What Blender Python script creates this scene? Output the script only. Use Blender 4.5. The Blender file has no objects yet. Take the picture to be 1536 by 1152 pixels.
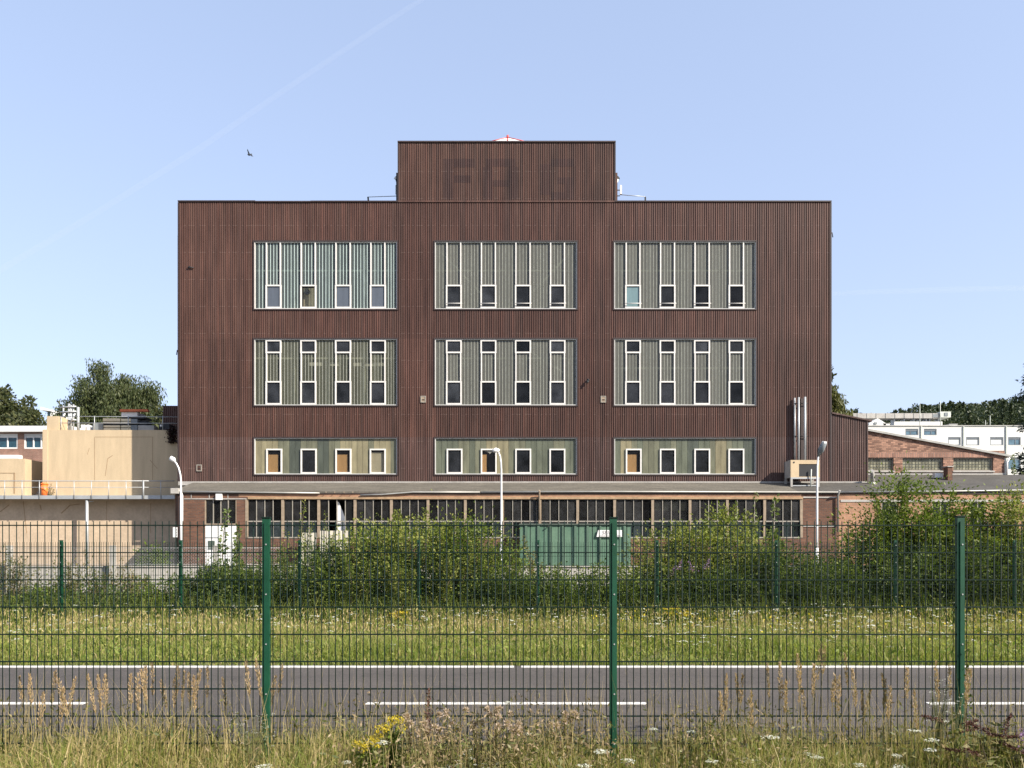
import bpy, bmesh, math, random
import numpy as np
from mathutils import Vector, Matrix

random.seed(7)
RNG = np.random.default_rng(11)
SC = bpy.context.scene
COL = SC.collection
R = math.radians

# ------------------------------------------------------------------ camera, sky, sun, exposure
F = 1200.0          # focal length in photograph pixels (1536 wide)
CZ = 1.6            # eye height
HZ = 825.0          # horizon row of the photograph
SUN_EL, SUN_AZ = 36.0, 56.0     # azimuth measured from straight behind the camera towards the right
cam_d = bpy.data.cameras.new('camera')
cam_d.sensor_width = 36.0
cam_d.lens = 36.0 * F / 1536.0
cam_d.shift_y = (HZ - 576.0) / 1536.0
cam_d.clip_start = 0.05
cam_d.clip_end = 20000.0
cam = bpy.data.objects.new('camera', cam_d)
cam.location = (0, 0, CZ)
cam.rotation_euler = (R(90), 0, 0)
COL.objects.link(cam)
SC.camera = cam

world = bpy.data.worlds.new('World')
SC.world = world
world.use_nodes = True
wn = world.node_tree
bg = wn.nodes['Background']
sky = wn.nodes.new('ShaderNodeTexSky')
sky.sky_type = 'NISHITA'
sky.sun_disc = False
sky.sun_elevation = R(SUN_EL)
sky.sun_rotation = R(180 - SUN_AZ)
sky.altitude = 100
sky.air_density = 1.0
sky.dust_density = 1.2
sky.ozone_density = 2.0
sky_soft = wn.nodes.new('ShaderNodeGamma')      # evens the sky out the way the camera's tone curve does
sky_soft.inputs[1].default_value = 0.40
wn.links.new(sky.outputs[0], sky_soft.inputs[0])
sky_tint = wn.nodes.new('ShaderNodeVectorMath')   # white balance of the picture
sky_tint.operation = 'MULTIPLY'
sky_tint.inputs[1].default_value = (1.03, 1.085, 1.28)
wn.links.new(sky_soft.outputs[0], sky_tint.inputs[0])
wn.links.new(sky_tint.outputs[0], bg.inputs[0])
bg.inputs[1].default_value = 0.15

to_sun = Vector((math.sin(R(SUN_AZ)) * math.cos(R(SUN_EL)), -math.cos(R(SUN_AZ)) * math.cos(R(SUN_EL)), math.sin(R(SUN_EL))))
sun_d = bpy.data.lights.new('sun', 'SUN')
sun_d.energy = 3.0
sun_d.angle = R(0.5)
sun_d.color = (1.0, 0.93, 0.82)
sun = bpy.data.objects.new('sun', sun_d)
sun.rotation_euler = to_sun.to_track_quat('Z', 'Y').to_euler()
sun.location = to_sun * 60
COL.objects.link(sun)

SC.view_settings.view_transform = 'Standard'
SC.view_settings.look = 'None'
SC.view_settings.exposure = 1.66
SC.view_settings.gamma = 1.0
SC.view_settings.use_curve_mapping = False
SC.render.engine = 'CYCLES'
SC.cycles.max_bounces = 8
SC.cycles.transparent_max_bounces = 24
SC.cycles.volume_bounces = 0


def X(px, D): return (px - 768.0) * D / F
def Z(py, D): return CZ + (HZ - py) * D / F


# ------------------------------------------------------------------ object helpers
def root_loc(o):
    v = Vector((0, 0, 0))
    while o is not None:
        v += Vector(o.location)
        o = o.parent
    return v


def tag(o, label=None, cat=None, group=None, kind=None):
    if label: o['label'] = label
    if cat: o['category'] = cat
    if group: o['group'] = group
    if kind: o['kind'] = kind
    return o


def thing(name, label, cat, loc=(0, 0, 0), group=None):
    o = bpy.data.objects.new(name, None)
    o.empty_display_size = 0.3
    o.location = loc
    COL.objects.link(o)
    return tag(o, label, cat, group)


def link_mesh(name, me, mats, parent=None, kind=None):
    for m in (mats if isinstance(mats, (list, tuple)) else [mats]):
        me.materials.append(m)
    o = bpy.data.objects.new(name, me)
    COL.objects.link(o)
    if parent is not None:
        o.parent = parent
    if kind: o['kind'] = kind
    return o


def copy_tree(o, parent=None):
    c = o.copy()
    COL.objects.link(c)
    if parent is not None:
        c.parent = parent
    for ch in list(o.children):
        copy_tree(ch, c)
    return c


class MB:
    """collects shapes in world coordinates, built as one mesh"""
    def __init__(self):
        self.v, self.f, self.m, self.sm = [], [], [], []

    def face(self, pts, mi=0):
        n = len(self.v)
        self.v += [tuple(p) for p in pts]
        self.f.append(tuple(range(n, n + len(pts))))
        self.m.append(mi); self.sm.append(False)

    def box(self, x0, x1, y0, y1, z0, z1, mi=0):
        n = len(self.v)
        self.v += [(x0, y0, z0), (x1, y0, z0), (x1, y1, z0), (x0, y1, z0), (x0, y0, z1), (x1, y0, z1), (x1, y1, z1), (x0, y1, z1)]
        for q in ((0, 3, 2, 1), (4, 5, 6, 7), (0, 1, 5, 4), (1, 2, 6, 5), (2, 3, 7, 6), (3, 0, 4, 7)):
            self.f.append(tuple(n + i for i in q)); self.m.append(mi); self.sm.append(False)
        return self

    def prism(self, poly, axis, a0, a1, mi=0):
        """poly: list of 2d points; extruded along axis 'y' (poly is x,z) or 'x' (poly is y,z)"""
        n = len(self.v); k = len(poly)
        for a in (a0, a1):
            for p in poly:
                self.v.append((p[0], a, p[1]) if axis == 'y' else ((a, p[0], p[1]) if axis == 'x' else (p[0], p[1], a)))
        self.f.append(tuple(n + i for i in range(k))); self.f.append(tuple(n + k + i for i in reversed(range(k))))
        self.m += [mi, mi]; self.sm += [False, False]
        for i in range(k):
            j = (i + 1) % k
            self.f.append((n + j, n + i, n + k + i, n + k + j)); self.m.append(mi); self.sm.append(False)
        return self

    def tube(self, pts, rad, seg=8, mi=0, caps=True, smooth=True):
        pts = [Vector(p) for p in pts]
        rs = rad if isinstance(rad, (list, tuple)) else [rad] * len(pts)
        n0 = len(self.v)
        up0 = None
        for i, p in enumerate(pts):
            d = (pts[min(i + 1, len(pts) - 1)] - pts[max(i - 1, 0)]).normalized()
            a = Vector((0, 0, 1)) if abs(d.z) < 0.95 else Vector((1, 0, 0))
            if up0 is not None: a = up0
            u = (a - d * a.dot(d))
            if u.length < 1e-5: u = d.orthogonal()
            u.normalize(); w = d.cross(u); up0 = u
            for k in range(seg):
                t = 2 * math.pi * k / seg
                self.v.append(tuple(p + (u * math.cos(t) + w * math.sin(t)) * rs[i]))
        for i in range(len(pts) - 1):
            for k in range(seg):
                a = n0 + i * seg + k; b = n0 + i * seg + (k + 1) % seg
                self.f.append((a, b, b + seg, a + seg)); self.m.append(mi); self.sm.append(smooth)
        if caps:
            self.f.append(tuple(n0 + k for k in reversed(range(seg)))); self.m.append(mi); self.sm.append(False)
            e = n0 + (len(pts) - 1) * seg
            self.f.append(tuple(e + k for k in range(seg))); self.m.append(mi); self.sm.append(False)
        return self

    def build(self, name, mats, parent=None, kind=None):
        off = root_loc(parent) if parent is not None else Vector((0, 0, 0))
        me = bpy.data.meshes.new(name)
        me.from_pydata([(a - off.x, b - off.y, c - off.z) for a, b, c in self.v], [], self.f)
        o = link_mesh(name, me, mats, parent, kind)
        me.polygons.foreach_set('material_index', self.m)
        me.polygons.foreach_set('use_smooth', self.sm)
        bm = bmesh.new(); bm.from_mesh(me)
        bmesh.ops.recalc_face_normals(bm, faces=bm.faces); bm.to_mesh(me); bm.free()
        me.update()
        return o


def bx(name, m, parent, x0, x1, y0, y1, z0, z1, kind=None, bevel=0.0):
    o = MB().box(x0, x1, y0, y1, z0, z1).build(name, m, parent, kind)
    if bevel:
        bm = bmesh.new(); bm.from_mesh(o.data)
        bmesh.ops.bevel(bm, geom=bm.edges[:], offset=bevel, segments=1, affect='EDGES')
        bm.to_mesh(o.data); bm.free()
    return o


def wall_holes(x0, x1, z0, z1, y0, y1, holes, top=None):
    """one connected slab in the XZ plane with rectangular holes; top(x) optional sloped top edge"""
    mb = MB()
    xs = sorted({x0, x1, *[h[i] for h in holes for i in (0, 1) if x0 < h[i] < x1]})
    zs = sorted({z0, z1, *[h[i] for h in holes for i in (2, 3) if z0 < h[i] < z1]})
    idx = {}
    def vid(i, j, y):
        key = (i, j, y)
        if key not in idx:
            idx[key] = len(mb.v)
            zz = zs[j]
            if top is not None and j == len(zs) - 1: zz = top(xs[i])
            mb.v.append((xs[i], y, zz))
        return idx[key]
    def solid(i, j):
        if i < 0 or j < 0 or i >= len(xs) - 1 or j >= len(zs) - 1: return False
        cx, cz = (xs[i] + xs[i + 1]) / 2, (zs[j] + zs[j + 1]) / 2
        return not any(h[0] < cx < h[1] and h[2] < cz < h[3] for h in holes)
    def add(q):
        mb.f.append(tuple(q)); mb.m.append(0); mb.sm.append(False)
    for i in range(len(xs) - 1):
        for j in range(len(zs) - 1):
            if not solid(i, j): continue
            add([vid(i, j, y0), vid(i + 1, j, y0), vid(i + 1, j + 1, y0), vid(i, j + 1, y0)])
            add([vid(i, j, y1), vid(i, j + 1, y1), vid(i + 1, j + 1, y1), vid(i + 1, j, y1)])
            if not solid(i - 1, j): add([vid(i, j, y0), vid(i, j + 1, y0), vid(i, j + 1, y1), vid(i, j, y1)])
            if not solid(i + 1, j): add([vid(i + 1, j, y0), vid(i + 1, j, y1), vid(i + 1, j + 1, y1), vid(i + 1, j + 1, y0)])
            if not solid(i, j - 1): add([vid(i, j, y0), vid(i, j, y1), vid(i + 1, j, y1), vid(i + 1, j, y0)])
            if not solid(i, j + 1): add([vid(i, j + 1, y0), vid(i + 1, j + 1, y0), vid(i + 1, j + 1, y1), vid(i, j + 1, y1)])
    return mb


def np_mesh(name, V, Q=None, T=None, mats=(), parent=None, kind=None, mq=None, mt=None, smooth=False):
    """fast mesh from numpy: V (n,3) world coordinates, Q (k,4), T (k,3)"""
    off = np.array(root_loc(parent)) if parent is not None else np.zeros(3)
    V = np.asarray(V, dtype=np.float64) - off
    Q = np.zeros((0, 4), int) if Q is None else Q
    T = np.zeros((0, 3), int) if T is None else T
    me = bpy.data.meshes.new(name)
    me.vertices.add(len(V)); me.vertices.foreach_set('co', V.astype(np.float32).ravel())
    loops = np.concatenate([Q.ravel(), T.ravel()]).astype(np.int32)
    me.loops.add(len(loops)); me.loops.foreach_set('vertex_index', loops)
    starts = np.concatenate([np.arange(len(Q)) * 4, len(Q) * 4 + np.arange(len(T)) * 3]).astype(np.int32)
    me.polygons.add(len(starts)); me.polygons.foreach_set('loop_start', starts)
    o = link_mesh(name, me, list(mats), parent, kind)
    if mq is not None or mt is not None:
        mi = np.concatenate([np.zeros(len(Q), int) if mq is None else mq, np.zeros(len(T), int) if mt is None else mt]).astype(np.int32)
        me.polygons.foreach_set('material_index', mi)
    if smooth:
        me.polygons.foreach_set('use_smooth', np.ones(len(starts), bool))
    me.update(calc_edges=True)
    me.validate()
    return o


# ------------------------------------------------------------------ materials
def _nt(name):
    m = bpy.data.materials.new(name); m.use_nodes = True
    nt = m.node_tree
    return m, nt, nt.nodes['Principled BSDF'], nt.nodes['Material Output']


def _n(nt, typ, **kw):
    n = nt.nodes.new(typ)
    for k, v in kw.items():
        setattr(n, k, v)
    return n


def _pos(nt, scale=(1, 1, 1)):
    g = _n(nt, 'ShaderNodeNewGeometry')
    mp = _n(nt, 'ShaderNodeMapping'); mp.inputs['Scale'].default_value = scale
    nt.links.new(g.outputs['Position'], mp.inputs['Vector'])
    return mp.outputs[0]


def c4(c, k=1.0): return (c[0] * k, c[1] * k, c[2] * k, 1)


def M(name, col, rough=0.7, var=0.18, scale=1.5, stretch=(1, 1, 1), metal=0.0, bump=0.0, bscale=30.0, col2=None, rand=0.0, spec=0.5, fine=0.0, fscale=60):
    m, nt, p, out = _nt(name)
    L = nt.links
    no = _n(nt, 'ShaderNodeTexNoise'); no.inputs['Scale'].default_value = scale; no.inputs['Detail'].default_value = 8; no.inputs['Roughness'].default_value = 0.65
    L.new(_pos(nt, stretch), no.inputs['Vector'])
    rp = _n(nt, 'ShaderNodeValToRGB')
    rp.color_ramp.elements[0].position = 0.3; rp.color_ramp.elements[1].position = 0.72
    rp.color_ramp.elements[0].color = c4(col, 1 - var)
    rp.color_ramp.elements[1].color = c4(col2) if col2 else c4(col, 1 + var)
    L.new(no.outputs['Fac'], rp.inputs['Fac'])
    src = rp.outputs[0]
    if fine:
        n3 = _n(nt, 'ShaderNodeTexNoise'); n3.inputs['Scale'].default_value = fscale; n3.inputs['Detail'].default_value = 3
        L.new(_pos(nt), n3.inputs['Vector'])
        mr = _n(nt, 'ShaderNodeMapRange'); mr.inputs[1].default_value = 0.3; mr.inputs[2].default_value = 0.7; mr.inputs[3].default_value = 1 - fine; mr.inputs[4].default_value = 1 + fine
        L.new(n3.outputs['Fac'], mr.inputs[0])
        mx = _n(nt, 'ShaderNodeVectorMath', operation='SCALE'); L.new(src, mx.inputs[0]); L.new(mr.outputs[0], mx.inputs['Scale'])
        src = mx.outputs[0]
    if rand:
        oi = _n(nt, 'ShaderNodeObjectInfo')
        mr = _n(nt, 'ShaderNodeMapRange'); mr.inputs[3].default_value = 1 - rand; mr.inputs[4].default_value = 1 + rand
        L.new(oi.outputs['Random'], mr.inputs[0])
        mx = _n(nt, 'ShaderNodeVectorMath', operation='SCALE'); L.new(src, mx.inputs[0]); L.new(mr.outputs[0], mx.inputs['Scale'])
        src = mx.outputs[0]
    L.new(src, p.inputs['Base Color'])
    p.inputs['Roughness'].default_value = rough
    p.inputs['Metallic'].default_value = metal
    p.inputs['Specular IOR Level'].default_value = spec
    if bump:
        n2 = _n(nt, 'ShaderNodeTexNoise'); n2.inputs['Scale'].default_value = bscale; n2.inputs['Detail'].default_value = 6
        L.new(_pos(nt), n2.inputs['Vector'])
        b = _n(nt, 'ShaderNodeBump'); b.inputs['Strength'].default_value = bump; b.inputs['Distance'].default_value = 0.02
        L.new(n2.outputs['Fac'], b.inputs['Height']); L.new(b.outputs[0], p.inputs['Normal'])
    return m


def brick_mat(name, c1, c2, mortar, bw=0.25, rh=0.083, ms=0.012, tint=None, soldier=False):
    m, nt, p, out = _nt(name)
    L = nt.links
    g = _n(nt, 'ShaderNodeNewGeometry'); s = _n(nt, 'ShaderNodeSeparateXYZ'); L.new(g.outputs['Position'], s.inputs[0])
    a = _n(nt, 'ShaderNodeMath', operation='ADD'); L.new(s.outputs[0], a.inputs[0]); L.new(s.outputs[1], a.inputs[1])
    cb = _n(nt, 'ShaderNodeCombineXYZ')
    if soldier:
        L.new(s.outputs[2], cb.inputs[0]); L.new(a.outputs[0], cb.inputs[1])
    else:
        L.new(a.outputs[0], cb.inputs[0]); L.new(s.outputs[2], cb.inputs[1])
    br = _n(nt, 'ShaderNodeTexBrick'); br.inputs['Scale'].default_value = 1
    br.inputs['Brick Width'].default_value = bw; br.inputs['Row Height'].default_value = rh; br.inputs['Mortar Size'].default_value = ms
    br.inputs['Color1'].default_value = c4(c1); br.inputs['Color2'].default_value = c4(c2); br.inputs['Mortar'].default_value = c4(mortar)
    br.inputs['Bias'].default_value = -0.1
    L.new(cb.outputs[0], br.inputs['Vector'])
    no = _n(nt, 'ShaderNodeTexNoise'); no.inputs['Scale'].default_value = 0.6; no.inputs['Detail'].default_value = 9; no.inputs['Roughness'].default_value = 0.7
    L.new(g.outputs['Position'], no.inputs['Vector'])
    mr = _n(nt, 'ShaderNodeMapRange'); mr.inputs[1].default_value = 0.3; mr.inputs[2].default_value = 0.7; mr.inputs[3].default_value = 0.65; mr.inputs[4].default_value = 1.25
    L.new(no.outputs['Fac'], mr.inputs[0])
    mx = _n(nt, 'ShaderNodeVectorMath', operation='SCALE'); L.new(br.outputs['Color'], mx.inputs[0]); L.new(mr.outputs[0], mx.inputs['Scale'])
    L.new(mx.outputs[0], p.inputs['Base Color'])
    p.inputs['Roughness'].default_value = 0.9
    b = _n(nt, 'ShaderNodeBump'); b.inputs['Strength'].default_value = 0.6; b.inputs['Distance'].default_value = 0.012; b.invert = True
    L.new(br.outputs['Fac'], b.inputs['Height']); L.new(b.outputs[0], p.inputs['Normal'])
    return m


def cladding_mat(name, col, grey=0.0, blot=0.0):
    """brown painted trapezoidal sheet: every rib weathers a little differently, streaks run down it"""
    m, nt, p, out = _nt(name)
    L = nt.links
    g = _n(nt, 'ShaderNodeNewGeometry'); s = _n(nt, 'ShaderNodeSeparateXYZ'); L.new(g.outputs['Position'], s.inputs[0])
    d = _n(nt, 'ShaderNodeMath', operation='DIVIDE'); L.new(s.outputs[0], d.inputs[0]); d.inputs[1].default_value = RIB
    fl = _n(nt, 'ShaderNodeMath', operation='FLOOR'); L.new(d.outputs[0], fl.inputs[0])
    wnz = _n(nt, 'ShaderNodeTexWhiteNoise', noise_dimensions='1D'); L.new(fl.outputs[0], wnz.inputs['W'])
    rp = _n(nt, 'ShaderNodeValToRGB')
    e = rp.color_ramp.elements
    e[0].position = 0.0; e[0].color = c4((col[0] * 0.89, col[1] * 0.94, col[2] * 0.97))
    e[1].position = 1.0; e[1].color = c4((col[0] * 1.06, col[1] * 1.1, col[2] * 1.08))
    e2 = rp.color_ramp.elements.new(0.5); e2.color = c4((col[0] * 1.08, col[1] * 0.98, col[2] * 0.95))
    L.new(wnz.outputs['Value'], rp.inputs['Fac'])
    no = _n(nt, 'ShaderNodeTexNoise'); no.inputs['Scale'].default_value = 1.0; no.inputs['Detail'].default_value = 8; no.inputs['Roughness'].default_value = 0.62
    L.new(_pos(nt, (1.6, 1, 0.35)), no.inputs['Vector'])
    mr = _n(nt, 'ShaderNodeMapRange'); mr.inputs[1].default_value = 0.3; mr.inputs[2].default_value = 0.72; mr.inputs[3].default_value = 0.74; mr.inputs[4].default_value = 1.2
    L.new(no.outputs['Fac'], mr.inputs[0])
    mx = _n(nt, 'ShaderNodeVectorMath', operation='SCALE'); L.new(rp.outputs[0], mx.inputs[0]); L.new(mr.outputs[0], mx.inputs['Scale'])
    src = mx.outputs[0]
    oi = _n(nt, 'ShaderNodeObjectInfo')
    mr2 = _n(nt, 'ShaderNodeMapRange'); mr2.inputs[3].default_value = 0.9; mr2.inputs[4].default_value = 1.1; L.new(oi.outputs['Random'], mr2.inputs[0])
    mx2 = _n(nt, 'ShaderNodeVectorMath', operation='SCALE'); L.new(src, mx2.inputs[0]); L.new(mr2.outputs[0], mx2.inputs['Scale'])
    src = mx2.outputs[0]
    ns = _n(nt, 'ShaderNodeTexNoise'); ns.inputs['Scale'].default_value = 4.0; ns.inputs['Detail'].default_value = 5
    L.new(_pos(nt, (1.2, 1, 0.07)), ns.inputs['Vector'])
    ms_ = _n(nt, 'ShaderNodeMapRange'); ms_.inputs[1].default_value = 0.32; ms_.inputs[2].default_value = 0.68; ms_.inputs[3].default_value = 0.74; ms_.inputs[4].default_value = 1.22
    L.new(ns.outputs['Fac'], ms_.inputs[0])
    mxs = _n(nt, 'ShaderNodeVectorMath', operation='SCALE'); L.new(src, mxs.inputs[0]); L.new(ms_.outputs[0], mxs.inputs['Scale'])
    src = mxs.outputs[0]
    # rows of bleached fasteners, every second rib or so
    dz = _n(nt, 'ShaderNodeMath', operation='DIVIDE'); L.new(s.outputs[2], dz.inputs[0]); dz.inputs[1].default_value = 1.62
    fz = _n(nt, 'ShaderNodeMath', operation='FRACT'); L.new(dz.outputs[0], fz.inputs[0])
    lt = _n(nt, 'ShaderNodeMath', operation='LESS_THAN'); L.new(fz.outputs[0], lt.inputs[0]); lt.inputs[1].default_value = 0.026
    g2 = _n(nt, 'ShaderNodeMath', operation='GREATER_THAN'); L.new(wnz.outputs['Value'], g2.inputs[0]); g2.inputs[1].default_value = 0.55
    mm_ = _n(nt, 'ShaderNodeMath', operation='MULTIPLY'); L.new(lt.outputs[0], mm_.inputs[0]); L.new(g2.outputs[0], mm_.inputs[1])
    m5 = _n(nt, 'ShaderNodeMath', operation='MULTIPLY'); L.new(mm_.outputs[0], m5.inputs[0]); m5.inputs[1].default_value = 0.16
    mf = _n(nt, 'ShaderNodeMix', data_type='RGBA'); L.new(m5.outputs[0], mf.inputs[0]); L.new(src, mf.inputs[6]); mf.inputs[7].default_value = (0.30, 0.22, 0.19, 1)
    src = mf.outputs[2]
    # chips
    vz = _n(nt, 'ShaderNodeTexNoise'); vz.inputs['Scale'].default_value = 3.2; vz.inputs['Detail'].default_value = 9; vz.inputs['Roughness'].default_value = 0.8
    L.new(_pos(nt, (1.5, 1, 1)), vz.inputs['Vector'])
    mr3 = _n(nt, 'ShaderNodeMapRange'); mr3.inputs[1].default_value = 0.69; mr3.inputs[2].default_value = 0.76; L.new(vz.outputs['Fac'], mr3.inputs[0])
    mc = _n(nt, 'ShaderNodeMix', data_type='RGBA'); L.new(mr3.outputs[0], mc.inputs[0]); L.new(src, mc.inputs[6]); mc.inputs[7].default_value = (0.34, 0.27, 0.24, 1)
    src = mc.outputs[2]
    if blot:
        nb = _n(nt, 'ShaderNodeTexNoise'); nb.inputs['Scale'].default_value = 0.5; nb.inputs['Detail'].default_value = 2
        L.new(_pos(nt, (1.0, 1, 0.7)), nb.inputs['Vector'])
        m4 = _n(nt, 'ShaderNodeMapRange'); m4.inputs[1].default_value = 0.42; m4.inputs[2].default_value = 0.56; m4.inputs[3].default_value = 1.0; m4.inputs[4].default_value = 1 - blot
        L.new(nb.outputs['Fac'], m4.inputs[0])
        mx3 = _n(nt, 'ShaderNodeVectorMath', operation='SCALE'); L.new(src, mx3.inputs[0]); L.new(m4.outputs[0], mx3.inputs['Scale'])
        src = mx3.outputs[0]
    L.new(src, p.inputs['Base Color'])
    p.inputs['Roughness'].default_value = 0.55
    p.inputs['Specular IOR Level'].default_value = 0.3
    return m


def glass_mat(name, tcol, tfac, dcol, rough=0.3, var=0.2, scale=1.0, stretch=(6, 1, 0.5), rand=0.0, spec=0.5):
    """weathered glazing: part clear, part scattering surface"""
    m, nt, p, out = _nt(name)
    L = nt.links
    no = _n(nt, 'ShaderNodeTexNoise'); no.inputs['Scale'].default_value = scale; no.inputs['Detail'].default_value = 6
    L.new(_pos(nt, stretch), no.inputs['Vector'])
    rp = _n(nt, 'ShaderNodeValToRGB'); rp.color_ramp.elements[0].position = 0.3; rp.color_ramp.elements[1].position = 0.7
    rp.color_ramp.elements[0].color = c4(dcol, 1 - var); rp.color_ramp.elements[1].color = c4(dcol, 1 + var)
    L.new(no.outputs['Fac'], rp.inputs['Fac'])
    src = rp.outputs[0]
    if rand:
        oi = _n(nt, 'ShaderNodeObjectInfo')
        mr = _n(nt, 'ShaderNodeMapRange'); mr.inputs[3].default_value = 1 - rand; mr.inputs[4].default_value = 1 + rand
        L.new(oi.outputs['Random'], mr.inputs[0])
        mx = _n(nt, 'ShaderNodeVectorMath', operation='SCALE'); L.new(src, mx.inputs[0]); L.new(mr.outputs[0], mx.inputs['Scale'])
        src = mx.outputs[0]
    L.new(src, p.inputs['Base Color'])
    p.inputs['Roughness'].default_value = rough
    p.inputs['Specular IOR Level'].default_value = spec
    tr = _n(nt, 'ShaderNodeBsdfTransparent'); tr.inputs[0].default_value = c4(tcol)
    mix = _n(nt, 'ShaderNodeMixShader'); mix.inputs[0].default_value = tfac
    L.new(p.outputs[0], mix.inputs[1]); L.new(tr.outputs[0], mix.inputs[2]); L.new(mix.outputs[0], out.inputs[0])
    return m


def leaf_mat(name, cols, trans=0.35, rough=0.5):
    m, nt, p, out = _nt(name)
    L = nt.links
    g = _n(nt, 'ShaderNodeNewGeometry')
    rp = _n(nt, 'ShaderNodeValToRGB')
    el = rp.color_ramp.elements
    while len(el) < len(cols): el.new(0.5)
    for i, c in enumerate(cols):
        el[i].position = i / max(1, len(cols) - 1); el[i].color = c4(c)
    L.new(g.outputs['Random Per Island'], rp.inputs['Fac'])
    L.new(rp.outputs[0], p.inputs['Base Color'])
    p.inputs['Roughness'].default_value = rough; p.inputs['Specular IOR Level'].default_value = 0.25
    t = _n(nt, 'ShaderNodeBsdfTranslucent')
    mu = _n(nt, 'ShaderNodeVectorMath', operation='MULTIPLY'); mu.inputs[1].default_value = (1.15, 1.25, 0.6); L.new(rp.outputs[0], mu.inputs[0]); L.new(mu.outputs[0], t.inputs[0])
    mix = _n(nt, 'ShaderNodeMixShader'); mix.inputs[0].default_value = trans
    L.new(p.outputs[0], mix.inputs[1]); L.new(t.outputs[0], mix.inputs[2]); L.new(mix.outputs[0], out.inputs[0])
    return m


RIB = 0.133
m_clad = cladding_mat('brown_cladding', (0.088, 0.0455, 0.0345))
m_clad_low = cladding_mat('brown_cladding_weathered', (0.093, 0.055, 0.046))
m_clad_tower = cladding_mat('brown_cladding_tower', (0.087, 0.0465, 0.0345), blot=0.12)
m_trim_dark = M('dark_brown_trim', (0.035, 0.02, 0.018), 0.6)
m_inner = M('inner_wall', (0.3, 0.29, 0.25), 0.9, scale=0.7)
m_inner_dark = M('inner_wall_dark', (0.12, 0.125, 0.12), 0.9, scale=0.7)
m_slab = M('floor_slab', (0.22, 0.21, 0.19), 0.9)
m_white_frame = M('white_frame_paint', (0.64, 0.615, 0.575), 0.5, var=0.1, scale=4)
m_frame_alu = M('pale_frame', (0.55, 0.55, 0.52), 0.5, var=0.12)
m_channel = glass_mat('channel_glass', (0.8, 0.85, 0.75), 0.3, (0.124, 0.122, 0.103), 0.35, var=0.3, scale=0.5, stretch=(9, 1, 0.12))
m_channel2 = glass_mat('channel_glass_clearer', (0.85, 0.85, 0.75), 0.5, (0.125, 0.127, 0.09), 0.35, var=0.35, scale=0.5, stretch=(9, 1, 0.25))
m_channel_teal = glass_mat('channel_glass_teal', (0.70, 0.79, 0.755), 0.46, (0.108, 0.126, 0.121), 0.2, var=0.3, scale=0.5, stretch=(9, 1, 0.2))
m_joint = M('channel_joint', (0.28, 0.285, 0.24), 0.5, var=0.25, scale=5)
m_joint_teal = M('channel_joint_pale', (0.50, 0.60, 0.56), 0.5, var=0.15)
m_joint_dark = M('panel_joint_dark', (0.10, 0.11, 0.08), 0.6)
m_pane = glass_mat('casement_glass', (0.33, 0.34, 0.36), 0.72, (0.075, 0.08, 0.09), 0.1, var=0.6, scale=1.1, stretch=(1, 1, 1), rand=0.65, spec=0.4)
m_pane_clear = glass_mat('casement_glass_clear', (0.85, 0.85, 0.83), 0.88, (0.06, 0.06, 0.07), 0.1, var=0.1, spec=0.35)
m_pane_blue = glass_mat('casement_glass_hazy', (0.5, 0.5, 0.55), 0.2, (0.11, 0.125, 0.15), 0.15, var=0.08)
m_pane_teal = glass_mat('casement_glass_teal', (0.5, 0.5, 0.55), 0.1, (0.16, 0.24, 0.25), 0.15, var=0.08)
PANEL_COLS = {'g': (0.115, 0.125, 0.088), 'y': (0.245, 0.215, 0.13), 'd': (0.08, 0.09, 0.07), 'm': (0.15, 0.15, 0.10)}
m_panels = {k: glass_mat('glass_panel_' + n, (0.7, 0.75, 0.6), 0.12, PANEL_COLS[k], 0.35, var=0.22, stretch=(3, 1, 0.8), rand=0.12)
            for k, n in (('g', 'green'), ('y', 'yellow'), ('d', 'dark'), ('m', 'mixed'))}
m_orange_board = M('orange_wood_board', (0.66, 0.38, 0.16), 0.7, var=0.12, stretch=(6, 1, 0.6))
m_cream_board = M('cream_board', (0.6, 0.53, 0.38), 0.7, var=0.1)
m_steel_pale = M('pale_steel', (0.5, 0.52, 0.46), 0.5)
m_brick = brick_mat('red_brown_brick', (0.175, 0.074, 0.040), (0.10, 0.043, 0.027), (0.11, 0.08, 0.06), ms=0.014)
m_brick_tan = brick_mat('orange_tan_brick', (0.40, 0.205, 0.115), (0.30, 0.145, 0.083), (0.30, 0.21, 0.145), ms=0.012)
m_brick_ann = brick_mat('mottled_annex_brick', (0.40, 0.22, 0.15), (0.10, 0.046, 0.032), (0.17, 0.115, 0.085), bw=0.30, rh=0.105, ms=0.012)
m_brick_sold = brick_mat('upright_annex_brick', (0.38, 0.20, 0.14), (0.2, 0.10, 0.07), (0.22, 0.16, 0.13), bw=0.5, rh=0.115, ms=0.016, soldier=True)
m_brick_far = brick_mat('far_brick', (0.28, 0.13, 0.09), (0.2, 0.09, 0.06), (0.3, 0.25, 0.2))
m_roofing = M('weathered_roofing_felt', (0.105, 0.093, 0.073), 0.9, var=0.32, scale=1.2, stretch=(0.5, 1.5, 1), fine=0.25, fscale=9)
m_roofing_dk = M('grey_roofing_felt', (0.062, 0.056, 0.047), 0.9, var=0.3, scale=0.9, fine=0.25, fscale=9)
m_zinc = M('zinc_gutter', (0.34, 0.33, 0.30), 0.45, metal=0.3)
m_timber = M('tan_painted_timber', (0.33, 0.22, 0.125), 0.8, var=0.25, scale=3)
m_post = M('weathered_post', (0.28, 0.215, 0.15), 0.8, var=0.25, scale=5)
m_mullion = M('pale_mullion', (0.27, 0.245, 0.205), 0.7, var=0.2, scale=5)
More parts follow.
